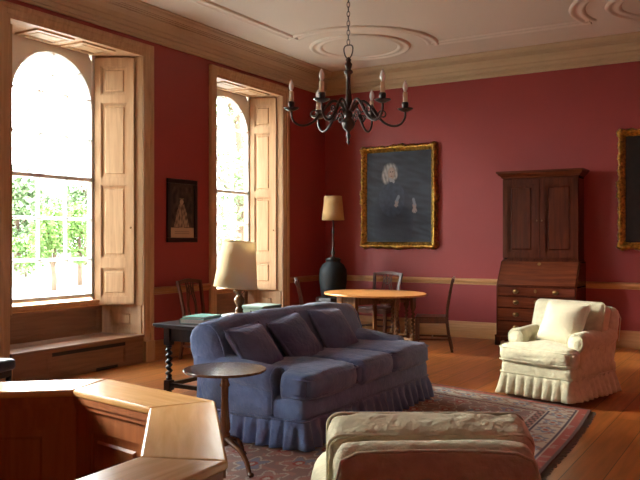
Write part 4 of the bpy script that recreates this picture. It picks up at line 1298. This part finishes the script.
TREES = [
 ('garden_tree', 'small leafy tree with dark trunk, in the middle panes of the near window', 54, 33, 3.6, 1.25, 'leaf', 2, 2600, .13, .72, .11, 'tree'),
 ('garden_tree', 'small green tree behind the right-hand panes of the near window', 80, 37, 4.0, 1.3, 'leaf', 3, 2600, .13, .8, .12, 'tree'),
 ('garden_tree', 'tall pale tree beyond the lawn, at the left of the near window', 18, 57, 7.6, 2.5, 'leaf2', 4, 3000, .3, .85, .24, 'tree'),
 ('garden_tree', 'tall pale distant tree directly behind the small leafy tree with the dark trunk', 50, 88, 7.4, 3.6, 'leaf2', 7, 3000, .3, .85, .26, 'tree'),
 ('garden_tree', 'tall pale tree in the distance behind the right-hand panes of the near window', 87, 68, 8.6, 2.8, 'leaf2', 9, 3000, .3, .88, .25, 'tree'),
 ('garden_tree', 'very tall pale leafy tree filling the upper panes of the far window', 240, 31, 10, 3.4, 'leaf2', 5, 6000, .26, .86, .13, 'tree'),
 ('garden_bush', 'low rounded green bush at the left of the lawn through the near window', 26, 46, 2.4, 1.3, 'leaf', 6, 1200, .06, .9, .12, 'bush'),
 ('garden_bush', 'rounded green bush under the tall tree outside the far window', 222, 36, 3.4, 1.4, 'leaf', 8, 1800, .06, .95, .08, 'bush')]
for nm, lab, px, tt, h_, r_, mt, sd_, n_, tk, cr_, lf, ct in TREES:
    tree(nm, lab, gp(px, tt), h_, r_, mt, sd_, n_, tk, cr_, lf, ct)
# ------------------------------------------------------------------ light
w = bpy.data.worlds.new('world'); scene.world = w; w.use_nodes = True
nt = w.node_tree; bg = nt.nodes['Background']
tc = nt.nodes.new('ShaderNodeTexCoord'); sp = nt.nodes.new('ShaderNodeSeparateXYZ')
nt.links.new(tc.outputs['Generated'], sp.inputs[0])
rp = nt.nodes.new('ShaderNodeValToRGB'); rp.color_ramp.elements[0].color = (1, .98, .95, 1); rp.color_ramp.elements[1].color = (.72, .84, 1, 1)
rp.color_ramp.elements[0].position = .0; rp.color_ramp.elements[1].position = .8
nt.links.new(sp.outputs['Z'], rp.inputs['Fac']); nt.links.new(rp.outputs['Color'], bg.inputs['Color'])
bg.inputs['Strength'].default_value = SKY
sd = bpy.data.lights.new('sun', 'SUN'); sd.energy = SUN; sd.angle = math.radians(SUNA); sd.color = (1, .93, .8)
so = bpy.data.objects.new('sun', sd); col.objects.link(so)
el, az = math.radians(SUN_EL), math.radians(SUN_AZ)
# direction the light travels: towards +x, turned by az
d = Vector((math.cos(el)*math.cos(az), math.cos(el)*math.sin(az), -math.sin(el)))
so.rotation_euler = d.to_track_quat('-Z', 'Y').to_euler()
so.location = (-10, 0, 8)

# ------------------------------------------------------------------ camera
cd = bpy.data.cameras.new('camera'); cam = bpy.data.objects.new('camera', cd); col.objects.link(cam)
cam.location = (6.73, 0, 1.5); cam.rotation_euler = (PI/2, 0, math.radians(31.2))
cd.sensor_width = 36; cd.lens = 767/640*36; cd.clip_start = .05; cd.clip_end = 200
scene.camera = cam
vs = scene.view_settings
vs.view_transform = 'Standard'; vs.look = 'None'; vs.gamma = 1; vs.use_curve_mapping = False
vs.exposure = EXPO
scene.cycles.max_bounces = 10; scene.cycles.diffuse_bounces = 6; scene.cycles.transparent_max_bounces = 12
